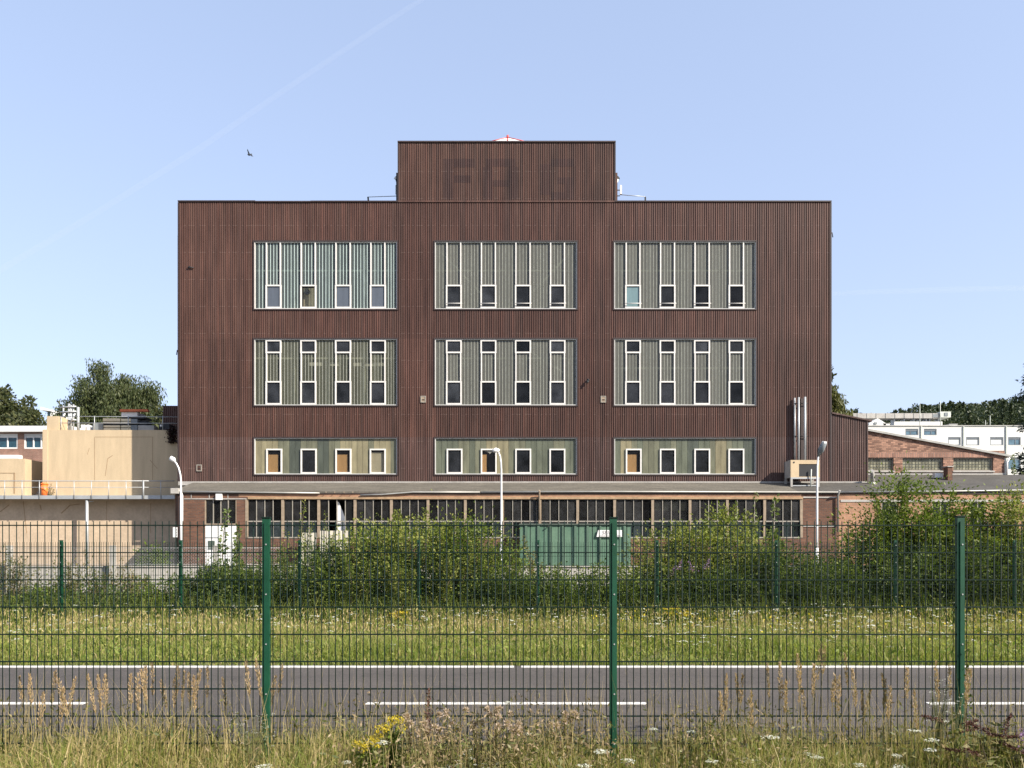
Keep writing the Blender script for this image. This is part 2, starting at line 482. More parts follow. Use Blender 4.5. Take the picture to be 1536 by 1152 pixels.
m_wpane = glass_mat('workshop_pane', (0.5, 0.5, 0.5), 0.72, (0.065, 0.064, 0.064), 0.12, var=0.35, scale=1.5, stretch=(1.5, 1, 1.5), rand=0.75, spec=0.35)
m_wpane_low = glass_mat('workshop_pane_lower', (0.35, 0.39, 0.4), 0.55, (0.045, 0.055, 0.058), 0.12, var=0.35, scale=1.5, stretch=(1.5, 1, 1.5), rand=0.75, spec=0.35)
m_sheet = M('pale_sheet', (0.40, 0.37, 0.30), 0.7, var=0.25)
m_white_paint = M('white_paint', (0.72, 0.71, 0.69), 0.6, var=0.07)
m_cream = M('cream_render', (0.50, 0.385, 0.245), 0.9, var=0.11, scale=1.3, stretch=(1.6, 1, 0.3), fine=0.07, fscale=20, bump=0.15, bscale=15)
m_cream_dirty = M('cream_render_stained', (0.49, 0.375, 0.26), 0.9, var=0.15, scale=1.2, stretch=(1, 1, 0.9), fine=0.08, fscale=7, bump=0.15, bscale=15)
m_crack = M('crack_stain', (0.30, 0.20, 0.11), 0.9)
m_concrete = M('concrete', (0.36, 0.34, 0.31), 0.9, var=0.2, fine=0.12, fscale=20)
m_galv = M('galvanised_steel', (0.42, 0.43, 0.43), 0.45, metal=0.35, var=0.12)
m_dark = M('dark_gear', (0.02, 0.02, 0.022), 0.7)
m_grey_gear = M('grey_gear', (0.17, 0.19, 0.2), 0.6)
m_orange = M('orange_plastic', (0.75, 0.17, 0.03), 0.5, var=0.15, scale=6)
m_red_rust = M('red_lead_beam', (0.5, 0.13, 0.05), 0.7, var=0.3, scale=3)
m_white_rend = M('white_brick_paint', (0.66, 0.65, 0.61), 0.8, var=0.06, stretch=(0.4, 1, 3))
m_far_glass = M('far_window_glass', (0.10, 0.17, 0.22), 0.15, var=0.3)
m_far_glass_dk = M('dark_blue_window_glass', (0.02, 0.06, 0.085), 0.12, var=0.3)
m_blind = M('grey_blind_box', (0.13, 0.15, 0.17), 0.5)
m_green_post = M('green_fence_paint', (0.002, 0.056, 0.026), 0.5, var=0.25, scale=6, col2=(0.006, 0.070, 0.036))
m_green_wire = M('dark_green_wire', (0.004, 0.015, 0.011), 0.6, var=0.15, scale=8, spec=0.2)
m_green_far = M('green_fence_paint_far', (0.003, 0.05, 0.023), 0.5, var=0.15, scale=8)
m_green_cont = M('green_container_paint', (0.075, 0.18, 0.118), 0.65, var=0.35, col2=(0.115, 0.19, 0.125), scale=1.6, stretch=(1, 1, 0.5), fine=0.1, fscale=12)
m_cont_dark = M('container_rim', (0.07, 0.09, 0.07), 0.7, var=0.3)
m_cont_rib = M('container_rib_paint', (0.07, 0.125, 0.085), 0.6, var=0.3, scale=2)
m_print = M('dark_lettering', (0.16, 0.14, 0.15), 0.8)
m_asphalt = M('asphalt', (0.072, 0.061, 0.053), 0.92, var=0.2, scale=1.1, stretch=(0.12, 1, 1), bump=0.4, bscale=120, fine=0.3, fscale=48)
def wear_asphalt(m):
    nt = m.node_tree; L = nt.links; p = nt.nodes['Principled BSDF']
    src = p.inputs['Base Color'].links[0].from_socket
    g = _n(nt, 'ShaderNodeNewGeometry'); s_ = _n(nt, 'ShaderNodeSeparateXYZ'); L.new(g.outputs['Position'], s_.inputs[0])
    w1 = _n(nt, 'ShaderNodeMath', operation='MULTIPLY_ADD'); L.new(s_.outputs[1], w1.inputs[0]); w1.inputs[1].default_value = 4.2; w1.inputs[2].default_value = 0.6
    w2 = _n(nt, 'ShaderNodeMath', operation='SINE'); L.new(w1.outputs[0], w2.inputs[0])
    w3 = _n(nt, 'ShaderNodeMapRange'); w3.inputs[1].default_value = -1; w3.inputs[2].default_value = 1; w3.inputs[3].default_value = 0.9; w3.inputs[4].default_value = 1.08; L.new(w2.outputs[0], w3.inputs[0])
    a = _n(nt, 'ShaderNodeVectorMath', operation='SCALE'); L.new(src, a.inputs[0]); L.new(w3.outputs[0], a.inputs['Scale'])
    v = _n(nt, 'ShaderNodeTexVoronoi', feature='DISTANCE_TO_EDGE'); v.inputs['Scale'].default_value = 0.45
    nn = _n(nt, 'ShaderNodeTexNoise'); nn.inputs['Scale'].default_value = 2.5; nn.inputs['Detail'].default_value = 6; L.new(g.outputs['Position'], nn.inputs['Vector'])
    ad = _n(nt, 'ShaderNodeVectorMath', operation='MULTIPLY_ADD'); ad.inputs[1].default_value = (0.8, 0.8, 0.8); L.new(nn.outputs['Color'], ad.inputs[0]); L.new(g.outputs['Position'], ad.inputs[2])
    L.new(ad.outputs[0], v.inputs['Vector'])
    c = _n(nt, 'ShaderNodeMapRange'); c.inputs[1].default_value = 0.0; c.inputs[2].default_value = 0.012; c.inputs[3].default_value = 0.72; c.inputs[4].default_value = 1.0; L.new(v.outputs['Distance'], c.inputs[0])
    b = _n(nt, 'ShaderNodeVectorMath', operation='SCALE'); L.new(a.outputs[0], b.inputs[0]); L.new(c.outputs[0], b.inputs['Scale'])
    L.new(b.outputs[0], p.inputs['Base Color'])
wear_asphalt(m_asphalt)
m_mark = M('road_paint', (0.56, 0.54, 0.50), 0.8, var=0.22, scale=5, fine=0.2, fscale=30)
m_soil = M('soil', (0.085, 0.07, 0.04), 0.95, var=0.3, scale=2, col2=(0.09, 0.1, 0.04), fine=0.3, fscale=12)
m_yard = M('weathered_yard', (0.12, 0.11, 0.095), 0.9, var=0.18, scale=0.5, fine=0.12, fscale=8)
m_hill = M('hill_ground', (0.05, 0.07, 0.03), 0.95)
m_bark = M('bark', (0.10, 0.075, 0.05), 0.9, var=0.3, scale=6, stretch=(1, 1, 0.2))
m_stem = M('green_stem', (0.10, 0.11, 0.04), 0.8)
m_twig = M('twig', (0.085, 0.065, 0.04), 0.9)

m_leaf_bush = leaf_mat('bush_leaf', [(0.055, 0.086, 0.015), (0.092, 0.134, 0.021), (0.136, 0.182, 0.028), (0.190, 0.220, 0.043)])
m_leaf_lite = leaf_mat('willow_shrub_leaf', [(0.089, 0.120, 0.023), (0.149, 0.188, 0.036), (0.228, 0.248, 0.057), (0.298, 0.286, 0.076)])
m_leaf_dark = leaf_mat('dark_shrub_leaf', [(0.046, 0.073, 0.018), (0.074, 0.109, 0.024), (0.105, 0.144, 0.031), (0.140, 0.160, 0.039)])
m_leaf_poplar = leaf_mat('poplar_leaf', [(0.07, 0.11, 0.03), (0.11, 0.15, 0.045), (0.16, 0.19, 0.07), (0.20, 0.22, 0.09)])
m_leaf_yell = leaf_mat('yellowing_leaf', [(0.16, 0.16, 0.05), (0.24, 0.21, 0.08), (0.22, 0.16, 0.07), (0.12, 0.13, 0.045)])
m_leaf_weed = leaf_mat('weed_leaf', [(0.074, 0.096, 0.028), (0.115, 0.128, 0.040), (0.176, 0.154, 0.060), (0.230, 0.192, 0.080)])
m_leaf_willow = leaf_mat('willow_leaf', [(0.037, 0.051, 0.020), (0.053, 0.069, 0.026), (0.072, 0.086, 0.032), (0.093, 0.102, 0.038)], 0.25)
m_leaf_tree = leaf_mat('tree_leaf', [(0.034, 0.046, 0.020), (0.055, 0.066, 0.027), (0.075, 0.083, 0.033), (0.098, 0.097, 0.040)], 0.2)
m_leaf_forest = leaf_mat('forest_leaf', [(0.024, 0.039, 0.020), (0.039, 0.055, 0.025), (0.057, 0.072, 0.031), (0.075, 0.090, 0.039)], 0.15)
m_leaf_conifer = leaf_mat('conifer_needle', [(0.018, 0.031, 0.024), (0.029, 0.047, 0.034), (0.046, 0.065, 0.043)], 0.1)
m_leaf_redvine = leaf_mat('dark_red_vine_leaf', [(0.03, 0.012, 0.014), (0.05, 0.02, 0.02), (0.03, 0.03, 0.014)], 0.2)
m_grass = leaf_mat('verge_grass_blade', [(0.107, 0.152, 0.029), (0.165, 0.212, 0.041), (0.241, 0.266, 0.065), (0.330, 0.318, 0.099)], 0.4)
m_straw = leaf_mat('dry_grass_blade', [(0.308, 0.241, 0.106), (0.403, 0.314, 0.149), (0.497, 0.392, 0.202)], 0.35)
m_grass_near = leaf_mat('near_grass_blade', [(0.103, 0.136, 0.027), (0.164, 0.199, 0.038), (0.233, 0.250, 0.059), (0.342, 0.314, 0.090)], 0.35)
m_plume = leaf_mat('reed_plume', [(0.330, 0.227, 0.132), (0.440, 0.312, 0.184), (0.506, 0.375, 0.230)], 0.3)
m_reed_stem = leaf_mat('reed_stem', [(0.30, 0.24, 0.12), (0.24, 0.21, 0.09)], 0.1)
m_petal = leaf_mat('white_petal', [(0.62, 0.62, 0.52), (0.74, 0.73, 0.66), (0.8, 0.79, 0.74)], 0.3)
m_yellow = leaf_mat('yellow_petal', [(0.425, 0.323, 0.020), (0.527, 0.408, 0.030), (0.595, 0.476, 0.060)], 0.3)
m_purple = leaf_mat('purple_petal', [(0.28, 0.17, 0.34), (0.38, 0.25, 0.42), (0.30, 0.17, 0.30)], 0.3)
m_fluff = leaf_mat('thistle_fluff', [(0.456, 0.348, 0.276), (0.552, 0.444, 0.372), (0.324, 0.228, 0.168)], 0.4)
m_seedhead = leaf_mat('brown_seed_head', [(0.05, 0.02, 0.016), (0.085, 0.036, 0.026), (0.13, 0.06, 0.042)], 0.1)
m_drybrown = leaf_mat('dry_brown_leaf', [(0.225, 0.165, 0.094), (0.315, 0.232, 0.138), (0.150, 0.128, 0.058), (0.195, 0.195, 0.072)], 0.25)

# ------------------------------------------------------------------ terrain
YARD = 0.5


def ground_z(y):
    t = np.clip((np.asarray(y, float) - 17.6) / 2.2, 0, 1)
    return YARD * t * t * (3 - 2 * t)


ys = np.concatenate([[-400, -20, 0], np.arange(2, 17.6, 2.5), np.linspace(17.6, 19.8, 8), [24, 40, 80, 200, 600, 3000]])
xs = np.array([-3000, -600, -200, -60, -30, -15, 0, 15, 30, 60, 200, 600, 3000.0])
gv = np.array([(x, y, float(ground_z(y))) for y in ys for x in xs])
nx = len(xs)
gq = np.array([(j * nx + i, j * nx + i + 1, (j + 1) * nx + i + 1, (j + 1) * nx + i) for j in range(len(ys) - 1) for i in range(nx - 1)])
tag(np_mesh('ground', gv, gq, mats=[m_soil], smooth=True), kind='structure')

yd = MB(); yd.box(-70, 70, 21.5, 62, YARD - 0.3, YARD + 0.004)
tag(yd.build('yard', m_yard), kind='structure')

RD0, RD1 = 6.35, 10.98
road = MB().box(-150, 150, RD0, RD1, -0.3, 0.012).build('road', m_asphalt)
tag(road, kind='structure')
ED = F * CZ / (1001.5 - HZ)         # distance of the white edge line
CDist = F * CZ / (1057.0 - HZ)      # distance of the centre line
xg0, xg1 = X(771, ED), X(782, ED)
for a, b in ((-60, xg0), (xg1, 60)):
    MB().box(a, b, ED - 0.08, ED + 0.08, 0.0, 0.016).build('edge_line', m_mark, road)
per = X(970, CDist) - X(549, CDist)
x_start = X(549, CDist)
for k in range(-6, 7):
    a = x_start + 2 * per * k
    MB().box(a, a + per, CDist - 0.055, CDist + 0.055, 0.0, 0.016).build('lane_dash', m_mark, road)

# far hill carrying the wood
hx = np.linspace(20, 420, 34); hy = np.linspace(170, 620, 26)
def hill_h(x, y):
    return 27 * np.exp(-((x - 190) / 110) ** 2) * np.clip((y - 175) / 80, 0, 1) ** 0.8 * np.clip((620 - y) / 150, 0, 1)
HV = np.array([(x, y, YARD - 0.5 + float(hill_h(x, y))) for y in hy for x in hx])
HQ = np.array([(j * 34 + i, j * 34 + i + 1, (j + 1) * 34 + i + 1, (j + 1) * 34 + i) for j in range(25) for i in range(33)])
tag(np_mesh('hill', HV, HQ, mats=[m_hill], smooth=True), kind='structure')

# ------------------------------------------------------------------ brown factory building
FD = 48.0
WINX = [(381.5, 595.5), (652.5, 865.0), (921.5, 1133.5)]
ROWS = [(362.5, 463.5), (508.5, 608.0), (657.0, 711.5)]
bxl, bxr = X(268, FD), X(1246, FD)
ztop = Z(303, FD); zbot = Z(723, FD)
tx0, tx1, tztop = X(597.5, FD), X(922.5, FD), Z(213.5, FD)
factory = thing('factory_building', 'large brown corrugated factory block with a central raised tower and nine big windows', 'factory', (0, FD, YARD))


def ribbed(x0, x1, z0, z1, y, ztopf=None, depth=0.036):
    """trapezoidal sheet; the same ribs run on from sheet to sheet"""
    pr = [(0.0, 0), (0.074, 0), (0.082, 1), (0.125, 1)]
    pts = []
    k = math.floor(x0 / RIB) - 1
    while k * RIB < x1 + RIB:
        for a, d in pr: pts.append((k * RIB + a, d))
        k += 1
    P = []
    for i in range(len(pts) - 1):
        (a, da), (b, db) = pts[i], pts[i + 1]
        if b <= x0 or a >= x1: continue
        ca, cb = max(a, x0), min(b, x1)
        if not P: P.append((ca, da + (db - da) * (ca - a) / (b - a)))
        P.append((cb, da + (db - da) * (cb - a) / (b - a)))
    mb = MB()
    for xx, d in P:
        zt = z1 if ztopf is None else ztopf(xx)
        mb.v += [(xx, y + d * depth, z0), (xx, y + d * depth, zt)]
    for i in range(len(P) - 1):
        mb.f.append((2 * i, 2 * i + 2, 2 * i + 3, 2 * i + 1)); mb.m.append(0); mb.sm.append(False)
    return mb


xe = [bxl] + [X(v, FD) for w in WINX for v in w] + [bxr]
ze = [ztop] + [Z(v, FD) for r in ROWS for v in r] + [zbot]
clads = []
for i in range(4):       # piers
    a, b = xe[2 * i], xe[2 * i + 1]
    for z1, z0, mm in ((ztop, ze[3] + 0.02, m_clad), (ze[3] + 0.02, ze[5] + 0.05, m_clad), (ze[5] + 0.05, zbot, m_clad_low)):
        ribbed(a, b, z0, z1, FD).build('cladding_sheet', mm, factory)
for i in range(3):       # spandrels above, between and below the windows
    a, b = xe[2 * i + 1], xe[2 * i + 2]
    for z1, z0, mm in ((ztop, ze[1], m_clad), (ze[2], ze[3], m_clad), (ze[4], ze[5], m_clad), (ze[6], zbot, m_clad_low)):
        ribbed(a, b, z0, z1, FD).build('cladding_sheet', mm, factory)
tw = (tx1 - tx0) / 3
for i in range(3):
    ribbed(tx0 + tw * i, tx0 + tw * (i + 1), ztop + 0.06, tztop, FD).build('cladding_sheet', m_clad_tower, factory)
m_ghost = cladding_mat('brown_cladding_ghost', (0.067, 0.0365, 0.030))
GH = {'F': [(664, 238, 680, 299), (680.3, 238, 712, 251), (680.3, 263, 706, 274)],
      'A': [(724, 250.3, 739, 299), (763, 250.3, 778, 299), (729, 238, 773, 250), (739.3, 270, 762.7, 280)],
      'G': [(811, 246, 826, 292), (826.3, 238, 860, 250), (826.3, 288, 861, 299), (847, 276.3, 861, 287.7), (836, 266, 861, 276)]}
for ch, rs_ in GH.items():
    gm = MB()
    for a_, b_, c_, d_ in rs_:
        r_ = ribbed(X(a_, FD), X(c_, FD), Z(d_, FD), Z(b_, FD), FD - 0.003)
        n0 = len(gm.v); gm.v += r_.v; gm.f += [tuple(n0 + i for i in f) for f in r_.f]; gm.m += r_.m; gm.sm += r_.sm
    gm.build('ghost_letter', m_ghost, factory)
holes = [(X(w[0], FD), X(w[1], FD), Z(r[1], FD), Z(r[0], FD)) for w in WINX for r in ROWS]
wall_holes(bxl + 0.05, bxr - 0.05, zbot, ztop - 0.1, FD + 0.06, FD + 0.3, holes).build('inner_wall', m_inner, factory)
wall_holes(tx0 + 0.05, tx1 - 0.05, ztop - 0.1, tztop - 0.1, FD + 0.06, FD + 0.3, []).build('tower_wall', m_inner, factory)
BD = FD + 24
for x0, x1 in ((bxl, bxl + 0.25), (bxr - 0.25, bxr)):
    bx('side_wall', m_clad, factory, x0, x1, FD + 0.31, BD, YARD, ztop - 0.02)
bx('back_wall', m_clad, factory, bxl + 0.26, bxr - 0.26, BD - 0.3, BD, YARD, ztop - 0.02)
bx('roof', m_roofing_dk, factory, bxl + 0.26, bxr - 0.26, FD + 0.31, BD - 0.31, ztop - 0.5, ztop - 0.25)
for x0, x1 in ((tx0, tx0 + 0.2), (tx1 - 0.2, tx1)):
    bx('tower_side_wall', m_clad_tower, factory, x0, x1, FD + 0.31, FD + 14, ztop - 0.24, tztop - 0.02)
bx('tower_back_wall', m_clad_tower, factory, tx0 + 0.21, tx1 - 0.21, FD + 13.7, FD + 14, ztop - 0.24, tztop - 0.02)
bx('tower_roof', m_roofing_dk, factory, tx0 + 0.21, tx1 - 0.21, FD + 0.31, FD + 13.69, tztop - 0.4, tztop - 0.15)
# copings: the main one is a little bent and ends early on the left
for a, b, dz in ((bxl - 0.04, X(383, FD), 0.03), (X(383, FD), X(466, FD), 0.0), (X(466, FD), tx0 - 0.0, 0.015), (tx1, bxr + 0.04, 0.02)):
    bx('coping', m_trim_dark, factory, a, b, FD - 0.06, FD + 0.35, ztop - 0.02 + dz, ztop + 0.05 + dz)
bx('coping', m_trim_dark, factory, tx0 - 0.04, tx1 + 0.04, FD - 0.06, FD + 0.35, tztop - 0.01, tztop + 0.07)
bx('flashing', m_clad, factory, tx0, tx1, FD - 0.045, FD - 0.005, ztop - 0.02, ztop + 0.07)
bx('corner_trim', m_trim_dark, factory, bxl - 0.05, bxl + 0.03, FD - 0.03, FD + 0.3, zbot, ztop - 0.03)
bx('corner_trim', m_trim_dark, factory, bxr - 0.03, bxr + 0.05, FD - 0.03, FD + 0.3, zbot, ztop - 0.03)
bx('corner_trim', m_trim_dark, factory, tx0 - 0.04, tx0 + 0.03, FD - 0.03, FD + 0.3, ztop + 0.07, tztop - 0.02)
bx('corner_trim', m_trim_dark, factory, tx1 - 0.03, tx1 + 0.04, FD - 0.03, FD + 0.3, ztop + 0.07, tztop - 0.02)
bx('wall_box', m_trim_dark, factory, bxl - 0.11, bxl - 0.052, FD + 0.1, FD + 6, zbot, Z(352, FD))
# floors and a partition that the windows look into
for r in ROWS:
    zb = Z(r[1], FD) - 0.75
    bx('floor_slab', m_slab, factory, bxl + 0.27, bxr - 0.27, FD + 0.32, FD + 9, zb - 0.25, zb)
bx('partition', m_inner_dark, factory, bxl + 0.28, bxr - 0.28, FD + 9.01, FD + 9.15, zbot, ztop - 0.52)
# steel frame right behind the glass
for w in WINX:
    for fx in (0.26, 0.5, 0.757):
        xx = X(w[0] + (w[1] - w[0]) * fx, FD)
        bx('column', m_steel_pale, factory, xx - 0.09, xx + 0.09, FD + 0.45, FD + 0.63, Z(ROWS[1][1], FD) - 0.7, ztop - 0.51)
    for r, fy in ((ROWS[0], 0.40), (ROWS[1], 0.27 if w is not WINX[2] else 0.42)):
        zz = Z(r[0] + (r[1] - r[0]) * fy, FD)
        bx('beam', m_steel_pale, factory, X(w[0], FD) + 0.02, X(w[1], FD) - 0.02, FD + 0.34, FD + 0.43, zz - 0.05, zz + 0.05)
w = WINX[1]
for r, up in ((ROWS[0], -1), (ROWS[1], 1)):
    za, zb = Z(r[0], FD) - 0.1, Z(r[1], FD) + 0.1
    for s in (-1, 1):
        xm = X((w[0] + w[1]) / 2, FD); xo = X(w[0] if s < 0 else w[1], FD)
        p0 = (xo, FD + 0.55, za if up < 0 else zb - 0.1 + 1.6); p1 = (xm + s * 0.6, FD + 0.55, zb if up < 0 else za)
        MB().tube([p0, p1], 0.07, 6).build('brace', m_steel_pale, factory)

CAS = [(18.0, 38.7), (70.0, 91.0), (122.0, 143.3), (174.3, 195.2)]
CAS3 = [(17.5, 41.3), (69.0, 93.0), (121.0, 145.0), (172.5, 196.5)]
GY = FD + 0.09      # glazing plane


def frame_rect(mb, x0, x1, z0, z1, y0, y1, t, tb=None):
    tb = t if tb is None else tb
    mb.box(x0, x0 + t, y0, y1, z0, z1); mb.box(x1 - t, x1, y0, y1, z0, z1)
    mb.box(x0 + t, x1 - t, y0, y1, z1 - t, z1); mb.box(x0 + t, x1 - t, y0, y1, z0, z0 + tb)


def ring(x0, x1, z0, z1, y0, y1, t):
    return wall_holes(x0, x1, z0, z1, y0, y1, [(x0 + t, x1 - t, z0 + t, z1 - t)])


def channels(x0, x1, z0, z1, mg, mj, parent, off=0.0, step=0.186, jw=0.016):
    """a row of upright glass channels: flat webs with slightly proud light joints"""
    n = max(1, round((x1 - x0) / step)); st = (x1 - x0) / n
    mb = MB()
    prof = []
    for k in range(n):
        a = x0 + k * st
        prof += [(a + (jw if k else 0), 0), (a + st - jw, 0)] + ([(a + st - jw * 0.6, -0.012), (a + st + jw * 0.6, -0.012)] if k < n - 1 else [])
    for (xx, d) in prof:
        mb.v += [(xx, GY + d, z0), (xx, GY + d, z1)]
    for i in range(len(prof) - 1):
        mb.f.append((2 * i, 2 * i + 2, 2 * i + 3, 2 * i + 1)); mb.sm.append(False)
        mb.m.append(1 if (prof[i][1] < 0 or prof[i + 1][1] < 0) else 0)
    return mb.build('channel_glass', [mg, mj], parent)


def casement(parent, x0, x1, z0, z1, mp, t=0.085, bar=False):
    c = ring(x0, x1, z0, z1, FD + 0.01, FD + 0.12, t).build('casement', m_white_frame, parent)
    return c


def pane_at(parent, x0, x1, z0, z1, mp, t=0.105):
    return bx('pane', mp, parent, x0 + t, x1 - t, FD + 0.07, FD + 0.078, z0 + t, z1 - t)


for wi, w in enumerate(WINX):
    x0w = X(w[0], FD); sc = (w[1] - w[0]) / 213.5
    def rx(r): return X(w[0] + r * sc, FD)
    for ri, r in enumerate(ROWS):
        z1w, z0w = Z(r[0], FD), Z(r[1], FD); x1w = X(w[1], FD)
        ring(x0w - 0.07, x1w + 0.07, z0w - 0.07, z1w + 0.07, FD - 0.045, FD + 0.05, 0.07).build('window_surround', m_trim_dark, factory)
        win = ring(x0w, x1w, z0w, z1w, FD - 0.0, FD + 0.14, 0.045).build('window', m_frame_alu if wi or ri else m_white_frame, factory)
        a, b = x0w + 0.045, x1w - 0.045
        zz0, zz1 = z0w + 0.045, z1w - 0.045
        mg, mj = (m_channel_teal, m_joint_teal) if (wi == 0 and ri == 0) else ((m_channel2, m_joint) if wi == 0 else (m_channel, m_joint))
        if ri < 2:
            edges = [a]
            for c0, c1 in CAS:
                edges += [rx(c0), rx(c1)]
            edges.append(b)
            for k in range(len(edges) - 1):
                e0, e1 = edges[k], edges[k + 1]
                if k % 2 == 0:
                    channels(e0 + (0.036 if k else 0), e1 - (0.036 if k < 8 else 0), zz0, zz1, mg, mj, win)
                else:
                    zc1 = Z(427.0 if ri == 0 else 571.5, FD)
                    zt0 = Z(529.5, FD)
                    for m_ in (e0, e1):
                        bx('mullion', m_white_frame, win, m_ - 0.036, m_ + 0.036, FD + 0.0, FD + 0.13, (zc1 if ri == 0 else zc1) + 0.002, (zz1 if ri == 0 else zt0) - 0.002)
                    channels(e0 + 0.036, e1 - 0.036, zc1, zz1 if ri == 0 else zt0, mg, mj, win)
                    q = k // 2
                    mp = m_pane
                    if wi == 0 and ri == 0: mp = m_pane_clear if q == 1 else m_pane_blue
                    if wi == 2 and ri == 0 and q == 0: mp = m_pane_teal
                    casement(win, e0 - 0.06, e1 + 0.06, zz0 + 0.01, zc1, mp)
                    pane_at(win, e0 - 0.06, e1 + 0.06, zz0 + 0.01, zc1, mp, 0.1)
                    if ri == 1:
                        casement(win, e0 - 0.06, e1 + 0.06, zt0, zz1, m_pane)
                        pane_at(win, e0 - 0.06, e1 + 0.06, zt0, zz1, m_pane, 0.1)
                    if ri == 0 and wi > 0:
                        zb = zz0 + 0.27
                        MB().tube([(e0 - 0.09, FD - 0.09, zb), (e1 + 0.09, FD - 0.09, zb)], 0.022, 6).build('guard_bar', m_white_frame, win)
        else:
            cas = [(rx(c0), rx(c1)) for c0, c1 in CAS3]
            zc0, zc1 = Z(710.3, FD), Z(673.0, FD)
            n = 25; st = (b - a) / n
            pal = {0: 'yyyymmddmmmddmmyyyyymyyymg', 1: 'ggggmmgmmyyyymmmgggggmmgg', 2: 'gyymgmmmggmggddggmyymggdd'}[wi]
            for k in range(n):
                p0, p1 = a + k * st + 0.008, a + (k + 1) * st - 0.008
                # strips are cut where a casement stands in front
                segs = [(p0, p1)]
                for c0, c1 in cas:
                    nxt = []
                    for s0, s1 in segs:
                        if s1 <= c0 or s0 >= c1: nxt.append((s0, s1)); continue
                        if s0 < c0: nxt.append((s0, c0))
                        if s1 > c1: nxt.append((c1, s1))
                    segs = nxt
                full = len(segs) == 1 and segs[0] == (p0, p1)
                mb = MB()
                if full:
                    mb.box(p0, p1, GY, GY + 0.012, zz0, zz1)
                else:
                    mb.box(p0, p1, GY, GY + 0.012, zc1, zz1)
                    for s0, s1 in segs:
                        mb.box(s0, s1, GY, GY + 0.012, zz0, zc1)
                mb.build('glass_panel', m_panels[pal[k]], win)
            bx('panel_backing', m_joint_dark, win, a, cas[0][0] - 0.002, GY + 0.02, GY + 0.03, zz0, zz1)
            for q in range(4):
                e = cas[q + 1][0] - 0.002 if q < 3 else b
                bx('panel_backing', m_joint_dark, win, cas[q][1] + 0.002, e, GY + 0.02, GY + 0.03, zz0, zz1)
                bx('panel_backing', m_joint_dark, win, cas[q][0] - 0.002, cas[q][1] + 0.002, GY + 0.02, GY + 0.03, zc1 + 0.002, zz1)
            for q, (c0, c1) in enumerate(cas):
                casement(win, c0, c1, zc0, zc1, m_pane)
                lit = (wi, q) in ((0, 0), (0, 2), (0, 3), (1, 1), (2, 0))
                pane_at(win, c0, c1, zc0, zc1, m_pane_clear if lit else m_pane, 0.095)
                if (wi, q) in ((0, 0), (0, 2), (1, 1), (2, 0)):
                    wd = {(0, 0): (0.1, 0.72), (0, 2): (0.05, 0.75), (1, 1): (0.08, 0.36), (2, 0): (0.1, 0.7)}[(wi, q)]
                    o = bx('wooden_board', m_orange_board, None, c0 + (c1 - c0) * wd[0], c0 + (c1 - c0) * wd[1], FD + 0.15, FD + 0.18, Z(ROWS[2][1], FD) + 0.07, zc1 - 0.34)
                    tag(o, {(0, 0): 'orange wooden board inside the leftmost lower window of the brown factory', (0, 2): 'orange wooden board inside the third lower window from the left',
                            (1, 1): 'narrow orange board inside the lower window beside the middle street lamp', (2, 0): 'orange wooden board inside the lower window right of centre, alone in its row of four'}[(wi, q)], 'board')
                if (wi, q) == (0, 3):
                    o = bx('cream_sheet', m_cream_board, None, c0 + 0.05, c1 - 0.05, FD + 0.15, FD + 0.18, Z(ROWS[2][1], FD) + 0.07, zc1 - 0.2)
                    tag(o, 'pale cream sheet filling the fourth lower window of the brown factory', 'board')
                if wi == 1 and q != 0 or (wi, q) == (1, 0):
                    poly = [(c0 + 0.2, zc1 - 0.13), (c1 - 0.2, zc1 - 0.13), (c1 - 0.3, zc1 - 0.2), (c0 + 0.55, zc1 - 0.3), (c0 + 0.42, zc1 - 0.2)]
                    MB().prism(poly, 'y', FD + 0.085, FD + 0.09).build('sky_reflection_patch', m_white_frame, win)  # white sliver modelled as the sky's reflection in the top of the pane

# fittings inside the top left window
fan = thing('wall_fan', 'round grey fan behind the second casement of the top left window', 'fan', (X(458, FD), FD + 0.4, Z(434, FD)))
MB().tube([(X(458, FD), FD + 0.36, Z(434.5, FD)), (X(458, FD), FD + 0.46, Z(434.5, FD))], 0.17, 18, smooth=False).build('fan_disc', m_grey_gear, fan)
bx('fan_panel', m_cream_board, fan, X(452, FD), X(469, FD), FD + 0.5, FD + 0.55, Z(462, FD), Z(428, FD))
# long fluorescent trough in the second storey
for i, (a, b, py) in enumerate(((459, 480, 543), (490, 506, 543), (528, 574, 543.5))):
    o = bx('ceiling_trough', m_white_paint, None, X(a, FD), X(b, FD), FD + 0.45, FD + 0.6, Z(py + 3, FD), Z(py - 2, FD))
    tag(o, ['pale light trough behind the left middle window, left piece', 'pale light trough behind the left middle window, middle piece', 'long pale light trough behind the right half of the left middle window'][i], 'light trough')

# small plates and boxes screwed to the facade
for px, py, lab in ((635, 599, 'small pale metal plate on the cladding left of the centre middle window'), (905, 599, 'small pale metal plate on the cladding left of the right middle window'),
                    (299, 702, 'small outlined vent plate low on the left pier of the brown facade')):
    t = thing('wall_plate', lab, 'plate', (X(px, FD), FD - 0.05, Z(py, FD)))
    x0, x1, z0, z1 = X(px - 4, FD), X(px + 4, FD), Z(py + 5, FD), Z(py - 5, FD)
    ring(x0, x1, z0, z1, FD - 0.05, FD - 0.02, 0.05).build('plate_rim', m_mullion, t)
    bx('plate_face', m_post if px > 400 else m_clad, t, x0 + 0.05, x1 - 0.05, FD - 0.035, FD - 0.003, z0 + 0.05, z1 - 0.05)
    bx('plate_slot', m_trim_dark, t, x0 + 0.09, x1 - 0.09, FD - 0.045, FD - 0.036, z0 + 0.14, z0 + 0.2)
t = thing('bracket_lamp', 'small black broken fitting hanging on the facade between centre and right windows', 'fitting', (X(881, FD), FD - 0.1, Z(573, FD)))
